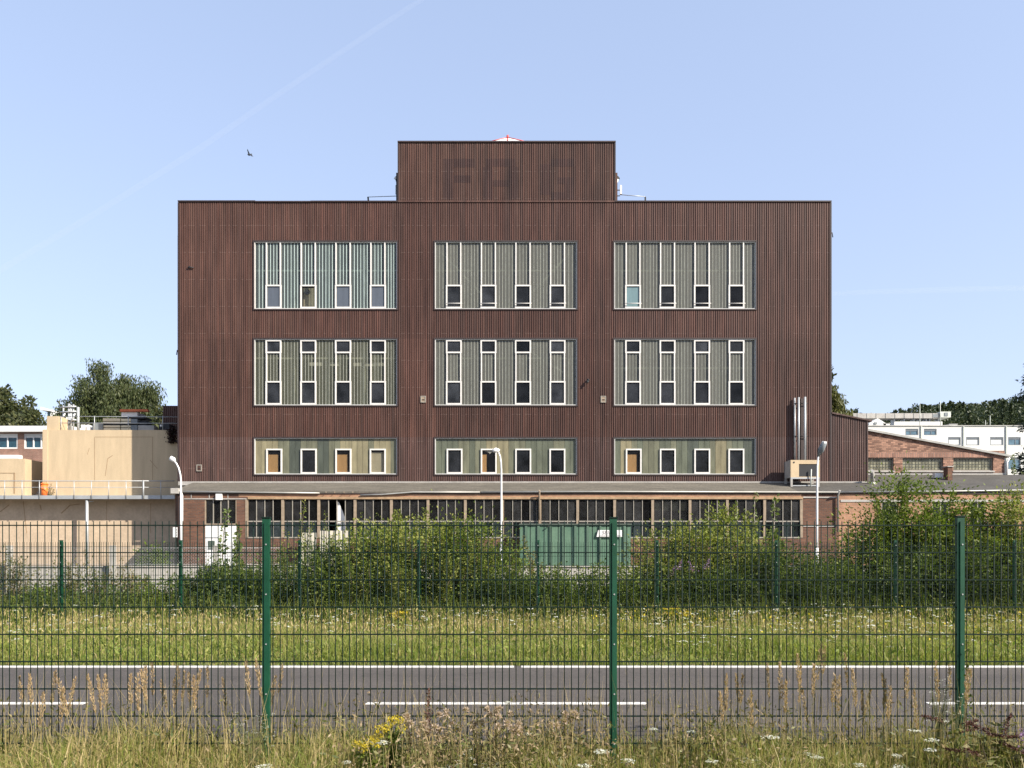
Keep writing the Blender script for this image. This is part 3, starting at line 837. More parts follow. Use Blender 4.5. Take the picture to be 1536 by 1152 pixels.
MB().tube([(X(881, FD), FD + 0.0, Z(571, FD)), (X(881.5, FD), FD - 0.2, Z(570, FD)), (X(883, FD), FD - 0.26, Z(572, FD))], 0.05, 6).build('bracket', m_dark, t)
MB().tube([(X(879.5, FD), FD - 0.18, Z(577, FD)), (X(881.5, FD), FD - 0.22, Z(572, FD))], [0.03, 0.09], 8).build('lamp_shade', m_dark, t)
t = thing('bracket_lamp', 'small dark bracket sticking out from the facade near its upper left corner', 'fitting', (X(287, FD), FD - 0.1, Z(401, FD)))
MB().tube([(X(282, FD), FD - 0.06, Z(401.5, FD)), (X(291, FD), FD - 0.06, Z(402, FD))], 0.035, 6).build('arm', m_dark, t)
MB().tube([(X(285, FD), FD - 0.09, Z(400.5, FD)), (X(285, FD), FD - 0.02, Z(400.5, FD))], 0.045, 8).build('holder', m_dark, t)
for px, py, s, lab in ((266, 527, -1, 'small dark hook on the left edge of the brown factory'), (1248, 350, 1, 'small dark hook on the right edge of the brown factory near its top')):
    e = bxl - 0.05 if s < 0 else bxr + 0.05
    t = thing('wall_hook', lab, 'hook', (e, FD + 0.3, Z(py, FD)))
    MB().tube([(e, FD + 0.2, Z(py - 3, FD)), (e + s * 0.12, FD + 0.2, Z(py - 3, FD)), (e + s * 0.16, FD + 0.2, Z(py + 4, FD))], 0.03, 6).build('arm', m_dark, t)

# red and white pyramid on the tower roof
pd = FD + 1.1
apex = (X(761.5, pd), pd, Z(206.0, pd)); bz = Z(214.5, pd)
cn = [(X(733, pd), pd - 0.14, bz), (X(791, pd), pd - 0.14, bz), (X(791, pd), pd + 0.14, bz), (X(733, pd), pd + 0.14, bz)]
t = thing('roof_pyramid', 'flat white pyramid with red ribs peeking over the tower roof', 'roof hood', (X(764, pd), pd, bz))
mb = MB()
for i in range(4): mb.face([cn[i], cn[(i + 1) % 4], apex])
mb.face(cn[::-1]); mb.build('cover', m_white_paint, t)
bx('plinth', m_steel_pale, t, cn[0][0] + 0.3, cn[1][0] - 0.3, pd - 0.1, pd + 0.1, tztop - 0.16, bz - 0.002)
m_red = M('red_rib', (0.65, 0.08, 0.07), 0.5)
for c in cn: MB().tube([c, apex], 0.03, 6).build('rib', m_red, t)
MB().tube([(X(761.5, pd), pd - 0.14, bz), (apex[0], apex[1], apex[2] + 0.03)], 0.035, 6).build('rib', m_red, t)
MB().tube([(apex[0], apex[1], apex[2] - 0.05), (apex[0], apex[1], apex[2] + 0.12)], 0.07, 8).build('tip', m_red, t)

# antennas and lightning wire at both flanks of the tower
for s, px, lab in ((-1, 597, 'white panel antenna and dark duct at the left flank of the roof tower'), (1, 923, 'white panel antenna and pale pipe at the right flank of the roof tower')):
    yy = FD + 2.5
    ax = X(px, FD)
    t = thing('roof_antenna', lab, 'antenna', (ax + s * 0.5, yy, ztop - 0.25))
    bx('duct', m_dark if s < 0 else m_clad_tower, t, min(ax, ax + s * 0.3), max(ax, ax + s * 0.3), yy - 1.2, yy + 0.6, ztop - 0.24, Z(267, FD + 2))
    MB().tube([(ax + s * 0.34, yy, Z(270, yy)), (ax + s * 0.5, yy, Z(266, yy))], [0.06, 0.15], 8).build('horn', m_white_paint if s < 0 else m_dark, t)
    MB().tube([(ax + s * 0.38, yy - 0.2, ztop - 0.24), (ax + s * 0.38, yy - 0.2, Z(277, yy)), (ax + s * 0.45, yy - 0.2, Z(271, yy))], 0.05, 8).build('pipe', m_dark if s < 0 else m_white_paint, t)
    xa = ax + s * (0.33 if s < 0 else 0.55)
    bx('panel', m_white_paint, t, min(xa, xa + s * 0.12), max(xa, xa + s * 0.12), yy - 0.5, yy - 0.4, Z(296, yy), Z(283, yy))
    for zz in (Z(290, yy), Z(298.5, yy)):
        MB().tube([(ax, yy - 0.45, zz), (xa, yy - 0.45, zz)], 0.035, 6).build('bracket', m_dark, t)
    xo = X(552 if s < 0 else 968, FD + 2)
    t2 = thing('wire_stay', 'thin wire with a short post on the main roof %s of the tower' % ('left' if s < 0 else 'right'), 'wire', (xo, FD + 2, ztop - 0.25))
    MB().tube([(xa, FD + 2, Z(294 if s < 0 else 292, FD + 2)), (xo, FD + 2, Z(295.5 if s < 0 else 295, FD + 2))], 0.022, 5).build('wire', m_galv, t2)
    MB().tube([(xo, FD + 2, Z(295.5, FD + 2)), (xo + (0.13 if s < 0 else 0), FD + 2, ztop - 0.24)], 0.05, 6).build('post', m_dark, t2)

# brown annex on the right
def ann_top(x): return Z(620.5, FD) + (x - bxr) * (Z(631, FD) - Z(620.5, FD)) / (X(1300, FD) - bxr)
AX1 = X(1300, FD)
annex = thing('cladding_annex', 'low brown corrugated annex with a sloping roof on the right side of the factory', 'annex', ((bxr + AX1) / 2, FD + 2, YARD))
ribbed(bxr + 0.06, AX1, zbot, 0, FD + 0.02, ann_top).build('cladding_sheet', m_clad_low, annex)
mb = MB(); mb.prism([(bxr + 0.06, YARD), (AX1 - 0.02, YARD), (AX1 - 0.02, ann_top(AX1) - 0.02), (bxr + 0.06, ann_top(bxr) - 0.02)], 'y', FD + 0.07, FD + 2.5); mb.build('body', m_clad_low, annex)
mb = MB(); mb.prism([(bxr + 0.06, ann_top(bxr)), (AX1 + 0.3, ann_top(AX1 + 0.3)), (AX1 + 0.3, ann_top(AX1 + 0.3) + 0.09), (bxr + 0.06, ann_top(bxr) + 0.09)], 'y', FD - 0.06, FD + 2.6); mb.build('roof_edge', m_clad_low, annex)
bx('corner_trim', m_clad_low, annex, AX1, AX1 + 0.08, FD - 0.02, FD + 2.5, zbot, ann_top(AX1) - 0.05)

# three flue pipes above the air unit
t = thing('flue_pipe_set', 'three pale upright flue pipes on the facade above the air unit', 'pipes', (X(1198, FD), FD - 0.15, Z(690, FD)))
for px, top, yy, r_ in ((1192, 597, FD - 0.12, 0.05), (1198, 596, FD - 0.34, 0.06), (1207.5, 595.5, FD - 0.36, 0.07)):
    MB().tube([(X(px, yy), yy, Z(692, yy)), (X(px, yy), yy, Z(top, yy))], r_, 10).build('pipe', m_galv, t)
for py in (606, 655):
    MB().tube([(X(1190, FD), FD - 0.2, Z(py, FD)), (X(1210, FD), FD - 0.2, Z(py, FD))], 0.025, 6).build('pipe_clip', m_dark, t)
bx('back_rail', m_trim_dark, t, X(1200.5, FD), X(1205, FD), FD - 0.08, FD - 0.01, Z(690, FD), Z(598, FD))

# ------------------------------------------------------------------ brick workshop in front
WD = 45.0
RS = 0.25                       # roof slope
ez = Z(737.0, WD)
wx0, wx1 = X(263, WD), X(1640, WD)
shop = thing('brick_workshop', 'long low brick workshop with rows of dark glazing under a felt roof', 'workshop', (0, WD, YARD))
POSTS = [370, 424, 478, 532.5, 587, 642, 698, 754, 810, 866.5, 922, 979, 1035, 1091, 1147, 1202]
zl, zs = Z(748.5, WD), Z(806.5, WD)
XL = X(1258, WD)
hl = [(X(307, WD), X(355, WD), YARD, zl), (X(370, WD), X(1202, WD), zs, zl)]
wall_holes(wx0, XL, YARD, ez - 0.12, WD, WD + 0.3, hl).build('wall', m_brick, shop)
hr = [(X(1322, WD), X(1346, WD), zs, zl), (X(1398, WD), X(1424, WD), zs, zl), (X(1455, WD), X(1478, WD), zs, zl)]
wall_holes(XL + 0.002, wx1, YARD, ez - 0.12, WD - 0.01, WD + 0.3, hr).build('wall', m_brick_tan, shop)
# tan brick apron strip and lintel band
bx('fascia_band', m_brick_tan, shop, X(358, WD), X(1202, WD), WD - 0.015, WD - 0.002, Z(745.2, WD), ez - 0.15)
bx('lintel', m_timber, shop, X(372, WD), X(1204, WD), WD - 0.06, WD - 0.016, Z(748.8, WD), Z(745.3, WD))
bx('lintel', m_concrete, shop, X(276, WD), X(370, WD), WD - 0.03, WD - 0.003, Z(749, WD), Z(747.5, WD))
bx('lintel', m_concrete, shop, XL + 0.1, wx1, WD - 0.04, WD - 0.012, Z(753, WD), Z(749.5, WD))
bx('lintel', m_concrete, shop, X(1204.5, WD), XL - 0.12, WD - 0.04, WD - 0.003, Z(747, WD), Z(745, WD))
bx('string_course', m_concrete, shop, X(1204.5, WD), XL - 0.12, WD - 0.04, WD - 0.003, Z(790, WD), Z(787.5, WD))
for px in (287, 314, 342):
    bx('fascia_joint', m_concrete, shop, X(px, WD) - 0.02, X(px, WD) + 0.02, WD - 0.02, WD - 0.002, zl + 0.05, ez - 0.16)
# roof: one sloping felt deck running up to the factory wall and on to the annex
def roof_z(y): return ez + RS * (y - WD)
RX = X(1258, WD)
mb = MB(); mb.prism([(WD - 0.06, roof_z(WD - 0.06)), (FD - 0.07, roof_z(FD - 0.07)), (FD - 0.07, roof_z(FD - 0.07) - 0.16), (WD - 0.06, roof_z(WD - 0.06) - 0.09)], 'x', wx0 - 0.2, X(1188, 46)); mb.build('roof', m_roofing, shop)
mb = MB(); mb.prism([(WD - 0.06, roof_z(WD - 0.06)), (51.0 - 0.02, roof_z(50.98)), (50.98, roof_z(50.98) - 0.16), (WD - 0.06, roof_z(WD - 0.06) - 0.09)], 'x', AX1 + 0.1, wx1); mb.build('roof', m_roofing_dk, shop)
mb = MB(); mb.prism([(WD - 0.06, roof_z(WD - 0.06)), (FD - 0.07, roof_z(FD - 0.07)), (FD - 0.07, roof_z(FD - 0.07) - 0.16), (WD - 0.06, roof_z(WD - 0.06) - 0.09)], 'x', X(1188, 46) + 0.002, AX1 + 0.098); mb.build('roof', m_roofing_dk, shop)
bx('wall_flashing', m_concrete, shop, bxl, AX1, FD - 0.068, FD - 0.046, zbot - 0.2, zbot + 0.03)
def gut(pts): MB().tube(pts, 0.045, 8).build('gutter', m_zinc, shop)
gy, gz = WD - 0.105, roof_z(WD - 0.105) - 0.03
gut([(wx0 - 0.2, gy, gz + 0.03), (X(400, WD), gy, gz - 0.02), (X(480, WD), gy, gz - 0.05)])
gut([(X(541, WD), gy, gz - 0.16), (X(575, WD), gy, gz - 0.13), (X(620, WD), gy, gz - 0.0), (X(720, WD), gy, gz)])
gut([(X(722, WD), gy, gz), (X(900, WD), gy, gz + 0.03), (X(1257, WD), gy, gz)])
gut([(X(1259, WD), gy, gz), (X(1420, WD), gy, gz + 0.05), (wx1, gy, gz + 0.18)])
for px in (490, 503, 517, 530):
    MB().tube([(X(px, WD), WD - 0.12, gz + 0.02), (X(px, WD), WD - 0.2, gz - 0.06), (X(px, WD), WD - 0.22, gz + 0.02)], 0.018, 5).build('gutter_hook', m_post, shop)
bx('eaves_board', m_trim_dark, shop, wx0 - 0.18, wx1, WD - 0.055, WD - 0.02, ez - 0.15, ez - 0.1)
# downpipes
def downpipe(px, z0, z1, mm=m_zinc, r_=0.05, yy=WD - 0.12):
    MB().tube([(X(px, yy), yy - 0.25, z1 + 0.12), (X(px, yy), yy, z1 - 0.15), (X(px, yy), yy, z0)], r_, 8).build('downpipe', mm, shop)
downpipe(1257, Z(798, WD), ez - 0.1, m_zinc, 0.055)
downpipe(267, YARD, ez - 0.1, m_trim_dark, 0.07)
downpipe(809, Z(780, WD), ez - 0.1, m_post, 0.05)
downpipe(273.5, YARD, ez - 0.1, m_white_paint, 0.05)
bx('gutter_head', m_concrete, shop, X(261, WD), X(272, WD), WD - 0.45, WD - 0.1, Z(741, WD), Z(733, WD))
# glazing bays
for i in range(len(POSTS) - 1):
    a, b = X(POSTS[i], WD), X(POSTS[i + 1], WD)
    bay = bx('window_bay', m_post, shop, a - 0.075, a + 0.075, WD - 0.02, WD + 0.12, zs, zl - 0.002)
    a += 0.077; b -= 0.077
    zt = Z(782.0, WD)
    bx('transom', m_mullion, bay, a, b, WD + 0.02, WD + 0.09, zt - 0.035, zt + 0.035)
    if i in (2, 3, 4, 5, 6, 7, 8, 9):
        zt2 = Z(766.5, WD)
        pass
    bx('sill', m_mullion, bay, a, b, WD - 0.03, WD + 0.1, zs - 0.03, zs + 0.04)
    st = (b - a) / 4
    for k in range(4):
        if k: bx('mullion', m_mullion, bay, a + k * st - 0.02, a + k * st + 0.02, WD + 0.01, WD + 0.1, zs + 0.041, zl - 0.003)
        if (i, k) in ((2, 1), (2, 2)): continue       # two panes are gone
        p0, p1 = a + k * st + 0.021, a + (k + 1) * st - 0.021
        bx('pane', m_wpane, bay, p0, p1, WD + 0.05, WD + 0.056, zt + 0.036, zl - 0.01)
        bx('pane', m_wpane_low, bay, p0, p1, WD + 0.05, WD + 0.056, zs + 0.042, zt - 0.036)
bx('window_post', m_post, shop, X(1202, WD) - 0.075, X(1202, WD) + 0.075, WD - 0.02, WD + 0.12, zs, zl - 0.002)
for h in hr:
    wb = ring(h[0], h[1], h[2], h[3], WD + 0.0, WD + 0.1, 0.05).build('window_bay', m_mullion, shop)
    bx('pane', m_wpane_low, wb, h[0] + 0.05, h[1] - 0.05, WD + 0.05, WD + 0.056, h[2] + 0.05, h[3] - 0.05)
    xm = (h[0] + h[1]) / 2
    bx('mullion', m_mullion, wb, xm - 0.03, xm + 0.03, WD + 0.01, WD + 0.045, h[2] + 0.052, h[3] - 0.052)
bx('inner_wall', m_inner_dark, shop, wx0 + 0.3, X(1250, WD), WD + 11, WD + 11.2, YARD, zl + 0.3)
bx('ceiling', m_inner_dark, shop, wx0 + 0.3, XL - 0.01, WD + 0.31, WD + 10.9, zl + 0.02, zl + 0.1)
bx('inner_floor', m_slab, shop, wx0 + 0.3, XL - 0.01, WD + 0.31, WD + 10.99, YARD + 0.006, YARD + 0.03)
bx('side_wall', m_brick, shop, wx0, wx0 + 0.28, WD + 0.302, FD - 0.1, YARD, ez - 0.18)
# fluorescent tubes hanging in the workshop, columns
for a, b in ((560, 640), (642, 760), (765, 890), (940, 1000)):
    o = MB().tube([(X(a, WD + 3), WD + 3, Z(768, WD + 3)), (X(b, WD + 3), WD + 3, Z(768, WD + 3))], 0.05, 8).build('light_tube', m_white_paint)
    tag(o, 'unlit white light tube hanging behind the dark workshop glazing', 'light tube', 'unlit light tubes in the workshop')
for px in (690, 842, 610, 905, 1010):
    bx('column', m_inner, shop, X(px, WD + 1.5) - 0.12, X(px, WD + 1.5) + 0.12, WD + 1.4, WD + 1.64, YARD + 0.03, zl)
mb = MB(); mb.prism([(X(505, WD), zs + 0.2), (X(519, WD), zs + 0.2), (X(516, WD), Z(775, WD)), (X(507, WD), zl - 0.15), (X(505, WD), zl - 0.15)], 'y', WD + 0.2, WD + 0.24)
tag(mb.build('white_curtain', m_white_paint), 'white torn curtain strip in the open panes of the brick workshop', 'curtain')
o = bx('pale_blind', M('pale_green_blind', (0.5, 0.55, 0.36), 0.8), None, X(983, WD), X(1032, WD), WD + 0.12, WD + 0.15, Z(766, WD), Z(751, WD))
tag(o, 'pale green sagging blind behind the workshop glazing right of the container', 'blind')
# white double door with dark hatch under the four left panes
door = MB()
dx0, dx1, dzt = X(307, WD), X(352, WD), Z(787, WD)
door.box(dx0 + 0.03, dx1 - 0.03, WD + 0.02, WD + 0.08, YARD + 0.01, dzt)
door = door.build('door', m_white_paint, shop)
bx('door_hatch', m_cont_dark, door, X(312, WD), X(322, WD), WD - 0.0, WD + 0.019, Z(824, WD), Z(811, WD))
bx('door_bar', m_galv, door, X(308, WD), X(328, WD), WD - 0.01, WD + 0.019, Z(806.5, WD), Z(805.6, WD))
fl = ring(X(307, WD), X(355, WD), dzt + 0.003, zl, WD + 0.01, WD + 0.1, 0.06).build('fanlight', m_post, shop)
fa, fb = X(307, WD) + 0.06, X(355, WD) - 0.06
for k in range(4):
    st = (fb - fa) / 4
    if k: bx('mullion', m_mullion, fl, fa + k * st - 0.025, fa + k * st + 0.025, WD + 0.01, WD + 0.1, dzt + 0.065, zl - 0.062)
    bx('pane', m_wpane, fl, fa + k * st + 0.026, fa + (k + 1) * st - 0.026, WD + 0.05, WD + 0.056, dzt + 0.065, zl - 0.062)
bx('door_frame', m_white_paint, shop, dx1 - 0.028, X(355, WD) - 0.002, WD + 0.01, WD + 0.1, YARD, dzt)
# tilted sunlit panel seen through the fanlight
mb = MB(); mb.prism([(X(308, WD), Z(788, WD)), (X(313, WD), Z(780, WD)), (X(340, WD), Z(771, WD)), (X(352, WD), Z(776, WD)), (X(330, WD), Z(780, WD)), (X(318, WD), Z(789, WD))], 'y', WD + 0.35, WD + 0.4)
tag(mb.build('tilted_board', m_cream_board), 'pale tilted board inside behind the panes over the white door', 'board')
o = bx('floodlight', m_white_paint, None, X(328, WD) - 0.12, X(334, WD) + 0.0, WD - 0.14, WD - 0.016, Z(750, WD), Z(741, WD))
tag(o, 'white box light fixed above the white door of the brick workshop', 'wall light')
t = thing('notice_board', 'narrow white notice plate at the left corner of the brick workshop', 'notice', (X(266, WD), WD - 0.25, Z(798, WD)))
bx('plate', m_white_paint, t, X(262.5, WD), X(269, WD), WD - 0.28, WD - 0.25, Z(806, WD), Z(791, WD))
for k in range(3):
    bx('print_mark', m_print, t, X(267, WD), X(268.3, WD), WD - 0.287, WD - 0.281, Z(804 - 4 * k, WD), Z(801.8 - 4 * k, WD))
# pale corrugated sheets stacked under the open panes
for i, (a, b, tp) in enumerate(((452, 478, 799), (480, 522, 796))):
    mb = MB(); n = int((X(b, 44.3) - X(a, 44.3)) / 0.14)
    x0 = X(a, 44.3)
    for k in range(n + 1):
        d = 0.05 if k % 2 else 0
        mb.v += [(x0 + k * 0.14, 44.3 + d, YARD), (x0 + k * 0.14, 44.3 + d, Z(tp, 44.3)), (x0 + k * 0.14, 44.33 + d, Z(tp, 44.3)), (x0 + k * 0.14, 44.33 + d, YARD)]
    for k in range(n):
        q = 4 * k
        for e in ((0, 4, 5, 1), (1, 5, 6, 2), (2, 6, 7, 3), (3, 7, 4, 0)):
            mb.f.append(tuple(q + z for z in e)); mb.m.append(0); mb.sm.append(False)
    tag(mb.build('corrugated_sheet', m_sheet), ['pale corrugated sheet leaning on the workshop, the narrower left one', 'pale corrugated sheet leaning under the broken workshop panes, the wider right one'][i], 'sheet')

# air unit on the roof
AD0, AD1 = 46.5, 47.55
ac = thing('air_unit', 'cream box air unit with black grille standing on the felt roof below the flue pipes', 'air unit', (X(1208, AD0), 47, roof_z(47)))
ax0, ax1 = X(1186, AD0), X(1229.5, AD0); az0, az1 = Z(716, AD0), Z(690, AD0)
wall_holes(ax0, ax1, az0, az1, AD0, AD0 + 0.06, [(X(1198.5, AD0), X(1227, AD0), Z(715, AD0), Z(696, AD0))]).build('front_panel', m_cream, ac)
mb = MB(); mb.box(ax0, ax1, AD0 + 0.062, AD1, az0, az1); mb.build('casing', m_concrete, ac)
bx('grille', m_dark, ac, X(1198.5, AD0) + 0.01, X(1227, AD0) - 0.01, AD0 + 0.03, AD0 + 0.06, Z(715, AD0), Z(696, AD0))
bx('knob', m_dark, ac, X(1190, AD0), X(1192, AD0), AD0 - 0.02, AD0 - 0.001, Z(694.5, AD0), Z(692.5, AD0))
bx('base_rail', m_galv, ac, ax0, ax1, AD0 - 0.01, AD0 + 0.06, az0 - 0.09, az0 - 0.003)
for a in (ax0, ax1 - 0.12):
    for yy in (AD0, AD1 - 0.12):
        bx('leg', m_concrete, ac, a, a + 0.12, yy, yy + 0.12, roof_z(yy + 0.06) - 0.02, az0 - 0.092 if yy == AD0 else az0 - 0.002)
bx('cross_bar', m_galv, ac, ax0 + 0.121, ax1 - 0.121, AD0 + 0.02, AD0 + 0.08, roof_z(AD0) + 0.04, roof_z(AD0) + 0.1)
MB().tube([(X(1215, AD0), AD0 - 0.1, roof_z(46.3)), (X(1216, AD0), AD0 - 0.1, Z(704, AD0))], 0.035, 6).build('hose', m_steel_pale, ac)

# ------------------------------------------------------------------ green container with its sign
CD = 42.0
cont = thing('waste_container', 'green ribbed steel waste container in front of the brick workshop', 'container', (X(862, CD), CD + 1.2, YARD))
cx0, cx1, czt = X(780, CD), X(946, CD), Z(785.5, CD)
bx('body', m_green_cont, cont, cx0, cx1, CD, CD + 2.4, YARD + 0.2, czt - 0.1)
bx('top_rim', m_cont_dark, cont, cx0 - 0.05, cx1 + 0.05, CD - 0.06, CD + 2.46, czt - 0.1, czt)
for k in range(9):
    xx = cx0 + (cx1 - cx0) * (k + 0.5) / 9
    bx('rib', m_cont_rib, cont, xx - 0.06, xx + 0.06, CD - 0.075, CD - 0.002, YARD + 0.25, czt - 0.102)
bx('skid', m_cont_dark, cont, cx0 + 0.3, cx1 - 0.3, CD + 0.2, CD + 0.4, YARD, YARD + 0.2)
bx('skid', m_cont_dark, cont, cx0 + 0.3, cx1 - 0.3, CD + 2.0, CD + 2.2, YARD, YARD + 0.2)
MB().tube([(X(820, CD), CD - 0.08, Z(791, CD)), (X(821, CD), CD - 0.16, Z(790, CD)), (X(824, CD), CD - 0.12, Z(788.5, CD))], 0.03, 6).build('hook', m_dark, cont)
mb = MB(); mb.prism([(X(894.5, CD), Z(805.3, CD)), (X(932.5, CD), Z(805.3, CD)), (X(932.5, CD), Z(795.2, CD)), (X(897, CD), Z(795.2, CD))], 'y', CD - 0.11, CD - 0.078)
sign = mb.build('sign_plate', m_white_paint, cont)


def text_mesh(s, size, m, parent, x, y, z, sx=1.0, shear=0.0):
    cu = bpy.data.curves.new('lettering', 'FONT'); cu.body = s; cu.size = size; cu.extrude = 0.004; cu.shear = shear; cu.resolution_u = 3
    cu.align_x = 'CENTER'
    to = bpy.data.objects.new('lettering', cu); COL.objects.link(to)
    bpy.context.view_layer.update()
    me = bpy.data.meshes.new_from_object(to)
    bpy.data.objects.remove(to)
    off = root_loc(parent)
    me.transform(Matrix.Translation(Vector((x, y, z)) - off) @ Matrix.Rotation(R(90), 4, 'X') @ Matrix.Diagonal((sx, 1, 1, 1)))
    return link_mesh('lettering', me, m, parent)


text_mesh('SEIBEL', 0.27, m_print, sign, X(914, CD), CD - 0.116, Z(801.6, CD), 1.1, 0.15)
bx('sign_line', m_print, sign, X(898, CD), X(931, CD), CD - 0.115, CD - 0.111, Z(804.4, CD), Z(803.4, CD))

# ------------------------------------------------------------------ street lamps in the yard
LD = 40.0
def lamp(name, label, px, pts, head):
    t = thing(name, label, 'street lamp', (X(px, LD), LD, YARD), 'street lamps in the factory yard')
    q = [(X(a, LD), LD, Z(b, LD)) for a, b in pts]
    rs = [0.056 if i < 2 else 0.042 for i in range(len(q))]
    MB().tube([(q[0][0], LD, YARD), (q[0][0], LD, YARD + 1.2)], 0.07, 10).build('base_sleeve', m_white_paint, t)
    MB().tube(q, rs, 10).build('pole', m_white_paint, t)
    return t
t = lamp('street_lamp', 'white curved street lamp in front of the left corner of the brick workshop', 270,
         [(271.5, 852), (271.5, 760), (271.5, 722), (270.5, 712), (268, 702), (264.5, 695), (261, 691.5)], None)
def shade(t, pts, rs, mm=m_white_paint): MB().tube([(X(a, LD), y, Z(b, LD)) for a, y, b in pts], rs, 12).build('lamp_head', mm, t)
shade(t, [(262.5, LD, 692.5), (260, LD, 689.5), (257, LD, 688), (254.5, LD, 689.5)], [0.06, 0.13, 0.14, 0.06])
t = lamp('street_lamp', 'white curved street lamp standing in front of the middle of the brick workshop', 752,
         [(752, 860), (752, 770), (752, 705), (751.3, 693), (750, 684), (748, 679.5), (745, 677)], None)
shade(t, [(749, LD, 676.5), (744, LD - 0.02, 675), (741, LD - 0.05, 677), (741, LD - 0.06, 678.5)], [0.09, 0.12, 0.12, 0.05])
t = lamp('street_lamp', 'straight white street lamp with flat grey head beside the cream air unit', 1226,
         [(1225.5, 860), (1225.5, 760), (1226, 700), (1227.5, 684)], None)
MB().tube([(X(1227.5, LD), LD, Z(684, LD)), (X(1228.5, LD), LD - 0.25, Z(676, LD)), (X(1231, LD), LD - 0.5, Z(665.5, LD))], [0.06, 0.16, 0.13], 8).build('lamp_head', m_grey_gear, t)
bx('lens', m_white_paint, t, X(1229, LD), X(1233, LD), LD - 0.6, LD - 0.52, Z(667.5, LD), Z(664.5, LD))

# ------------------------------------------------------------------ cream buildings on the left
QD = 50.7
def Xq(px): return X(px, QD)
def Zq(py): return Z(py, QD)
cream = thing('cream_building', 'cream rendered block with flat roof left of the brown factory', 'building', (Xq(150), QD, YARD))
deck_z = Zq(744)
wx = Xq(-160)
ex = bxl - 0.13
mb = MB(); mb.box(wx, ex, QD, QD + 0.3, YARD, deck_z); mb.build('lower_wall', m_cream_dirty, cream)
mb = MB(); mb.box(Xq(65), ex, QD, QD + 14, deck_z + 0.002, Zq(645)); mb.build('upper_block', m_cream, cream)
mb = MB(); mb.box(Xq(-160), Xq(37), QD + 0.01, QD + 10, deck_z + 0.002, Zq(688)); mb.build('low_block', m_cream, cream)
bx('platform', m_concrete, cream, wx, ex, QD + 0.302, QD + 14, deck_z - 0.3, deck_z)
bx('corner_strip', m_cream, cream, Xq(65) - 0.02, Xq(72), QD - 0.05, QD - 0.002, deck_z + 0.003, Zq(644.5))
bx('parapet_block', m_cream, cream, Xq(67.5), Xq(85.5), QD + 0.2, QD + 1.2, Zq(645) + 0.002, Zq(623.5))
# joints, frame marks and cracks in the render: thin recess strips standing 3 mm proud
def strip(px0, py0, px1, py1, w=0.03, m=m_crack):
    x0, z0, x1, z1 = Xq(px0), Zq(py0), Xq(px1), Zq(py1)
    d = Vector((x1 - x0, 0, z1 - z0)); n = Vector((-d.z, 0, d.x)).normalized() * w / 2
    mb = MB()
    q = [(x0 - n.x, z0 - n.z), (x1 - n.x, z1 - n.z), (x1 + n.x, z1 + n.z), (x0 + n.x, z0 + n.z)]
    mb.prism(q, 'y', QD - 0.006, QD - 0.0015)
    mb.build('render_joint', m, cream)
strip(142, 655.5, 230, 655.5, 0.025); strip(142, 656, 142, 722, 0.03); strip(229, 656, 229, 720, 0.03)
strip(161.5, 688, 158, 714, 0.03); strip(161.5, 688, 169, 683, 0.03); strip(134, 672, 131, 682, 0.025)
strip(0, 709.5, 22, 709.5, 0.03); strip(21.5, 709, 21.5, 740, 0.08); strip(225, 690, 236, 703, 0.03)
strip(160, 752, 160, 780, 0.025); strip(35, 752, 40, 800, 0.04); strip(92, 770, 105, 758, 0.07); strip(105, 758, 120, 756, 0.05)
strip(226, 755, 226, 800, 0.03); strip(0, 768, 14, 757, 0.05); strip(60, 757, 62, 765, 0.06)
# stairs in the gap between the two blocks
for k in range(7):
    bx('stair_step', m_concrete, cream, Xq(37) + 0.01, Xq(58) - k * 0.0, QD + 1 + 0.28 * k, QD + 1 + 0.28 * (k + 1) - 0.002, deck_z + 0.002, deck_z + 0.19 * (k + 1))
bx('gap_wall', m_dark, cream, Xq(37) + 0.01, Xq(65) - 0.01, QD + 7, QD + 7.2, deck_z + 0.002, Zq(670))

# steel gallery with railing along the cream wall
gal = thing('steel_gallery', 'grey steel walkway with railing along the cream wall on the left', 'walkway', (Xq(100), QD - 1, deck_z))
G0 = QD - 1.0
gx0, gx1 = X(-90, G0), X(262, G0)
bx('deck', m_galv, gal, gx0, gx1, G0 + 0.06, QD - 0.008, deck_z - 0.1, deck_z - 0.04)
bx('edge_beam', m_galv, gal, gx0, gx1, G0, G0 + 0.058, Z(748.5, G0), Z(743, G0))
for py, rr in ((721.5, 0.028), (731, 0.018)):
    MB().tube([(gx0, G0 - 0.03, Z(py, G0)), (gx1, G0 - 0.03, Z(py, G0))], rr, 6).build('rail', m_galv, gal)
for k in range(-3, 10):
    xx = X(7.5 + 26 * k, G0)
    w_ = 0.05 if k == 8 else 0.024
    MB().tube([(xx, G0 - 0.03, Z(749, G0)), (xx, G0 - 0.03, Z(720.5, G0))], w_, 6).build('rail_post', m_galv, gal)
MB().tube([(X(130, G0 + 0.1), G0 + 0.15, YARD), (X(130, G0 + 0.1), G0 + 0.15, deck_z - 0.102)], 0.09, 12).build('column', m_galv, gal)
MB().tube([(X(130, G0), G0 + 0.15, Z(752, G0)), (X(137, G0), G0 + 0.3, Z(751.5, G0))], 0.03, 6).build('column_arm', m_galv, gal)
# orange bin on the gallery
bn = thing('orange_bin', 'orange plastic bin standing on the steel walkway', 'bin', (Xq(66), QD - 0.4, deck_z - 0.04))
yb = QD - 0.45
MB().tube([(X(66.5, yb), yb, deck_z - 0.04), (X(66.5, yb), yb, Z(727, yb))], [0.17, 0.21], 14).build('tub', m_orange, bn)
MB().tube([(X(66.5, yb), yb, Z(727, yb)), (X(66.5, yb), yb, Z(725.3, yb)), (X(66.5, yb), yb, Z(724, yb))], [0.23, 0.22, 0.1], 14).build('lid', m_orange, bn)

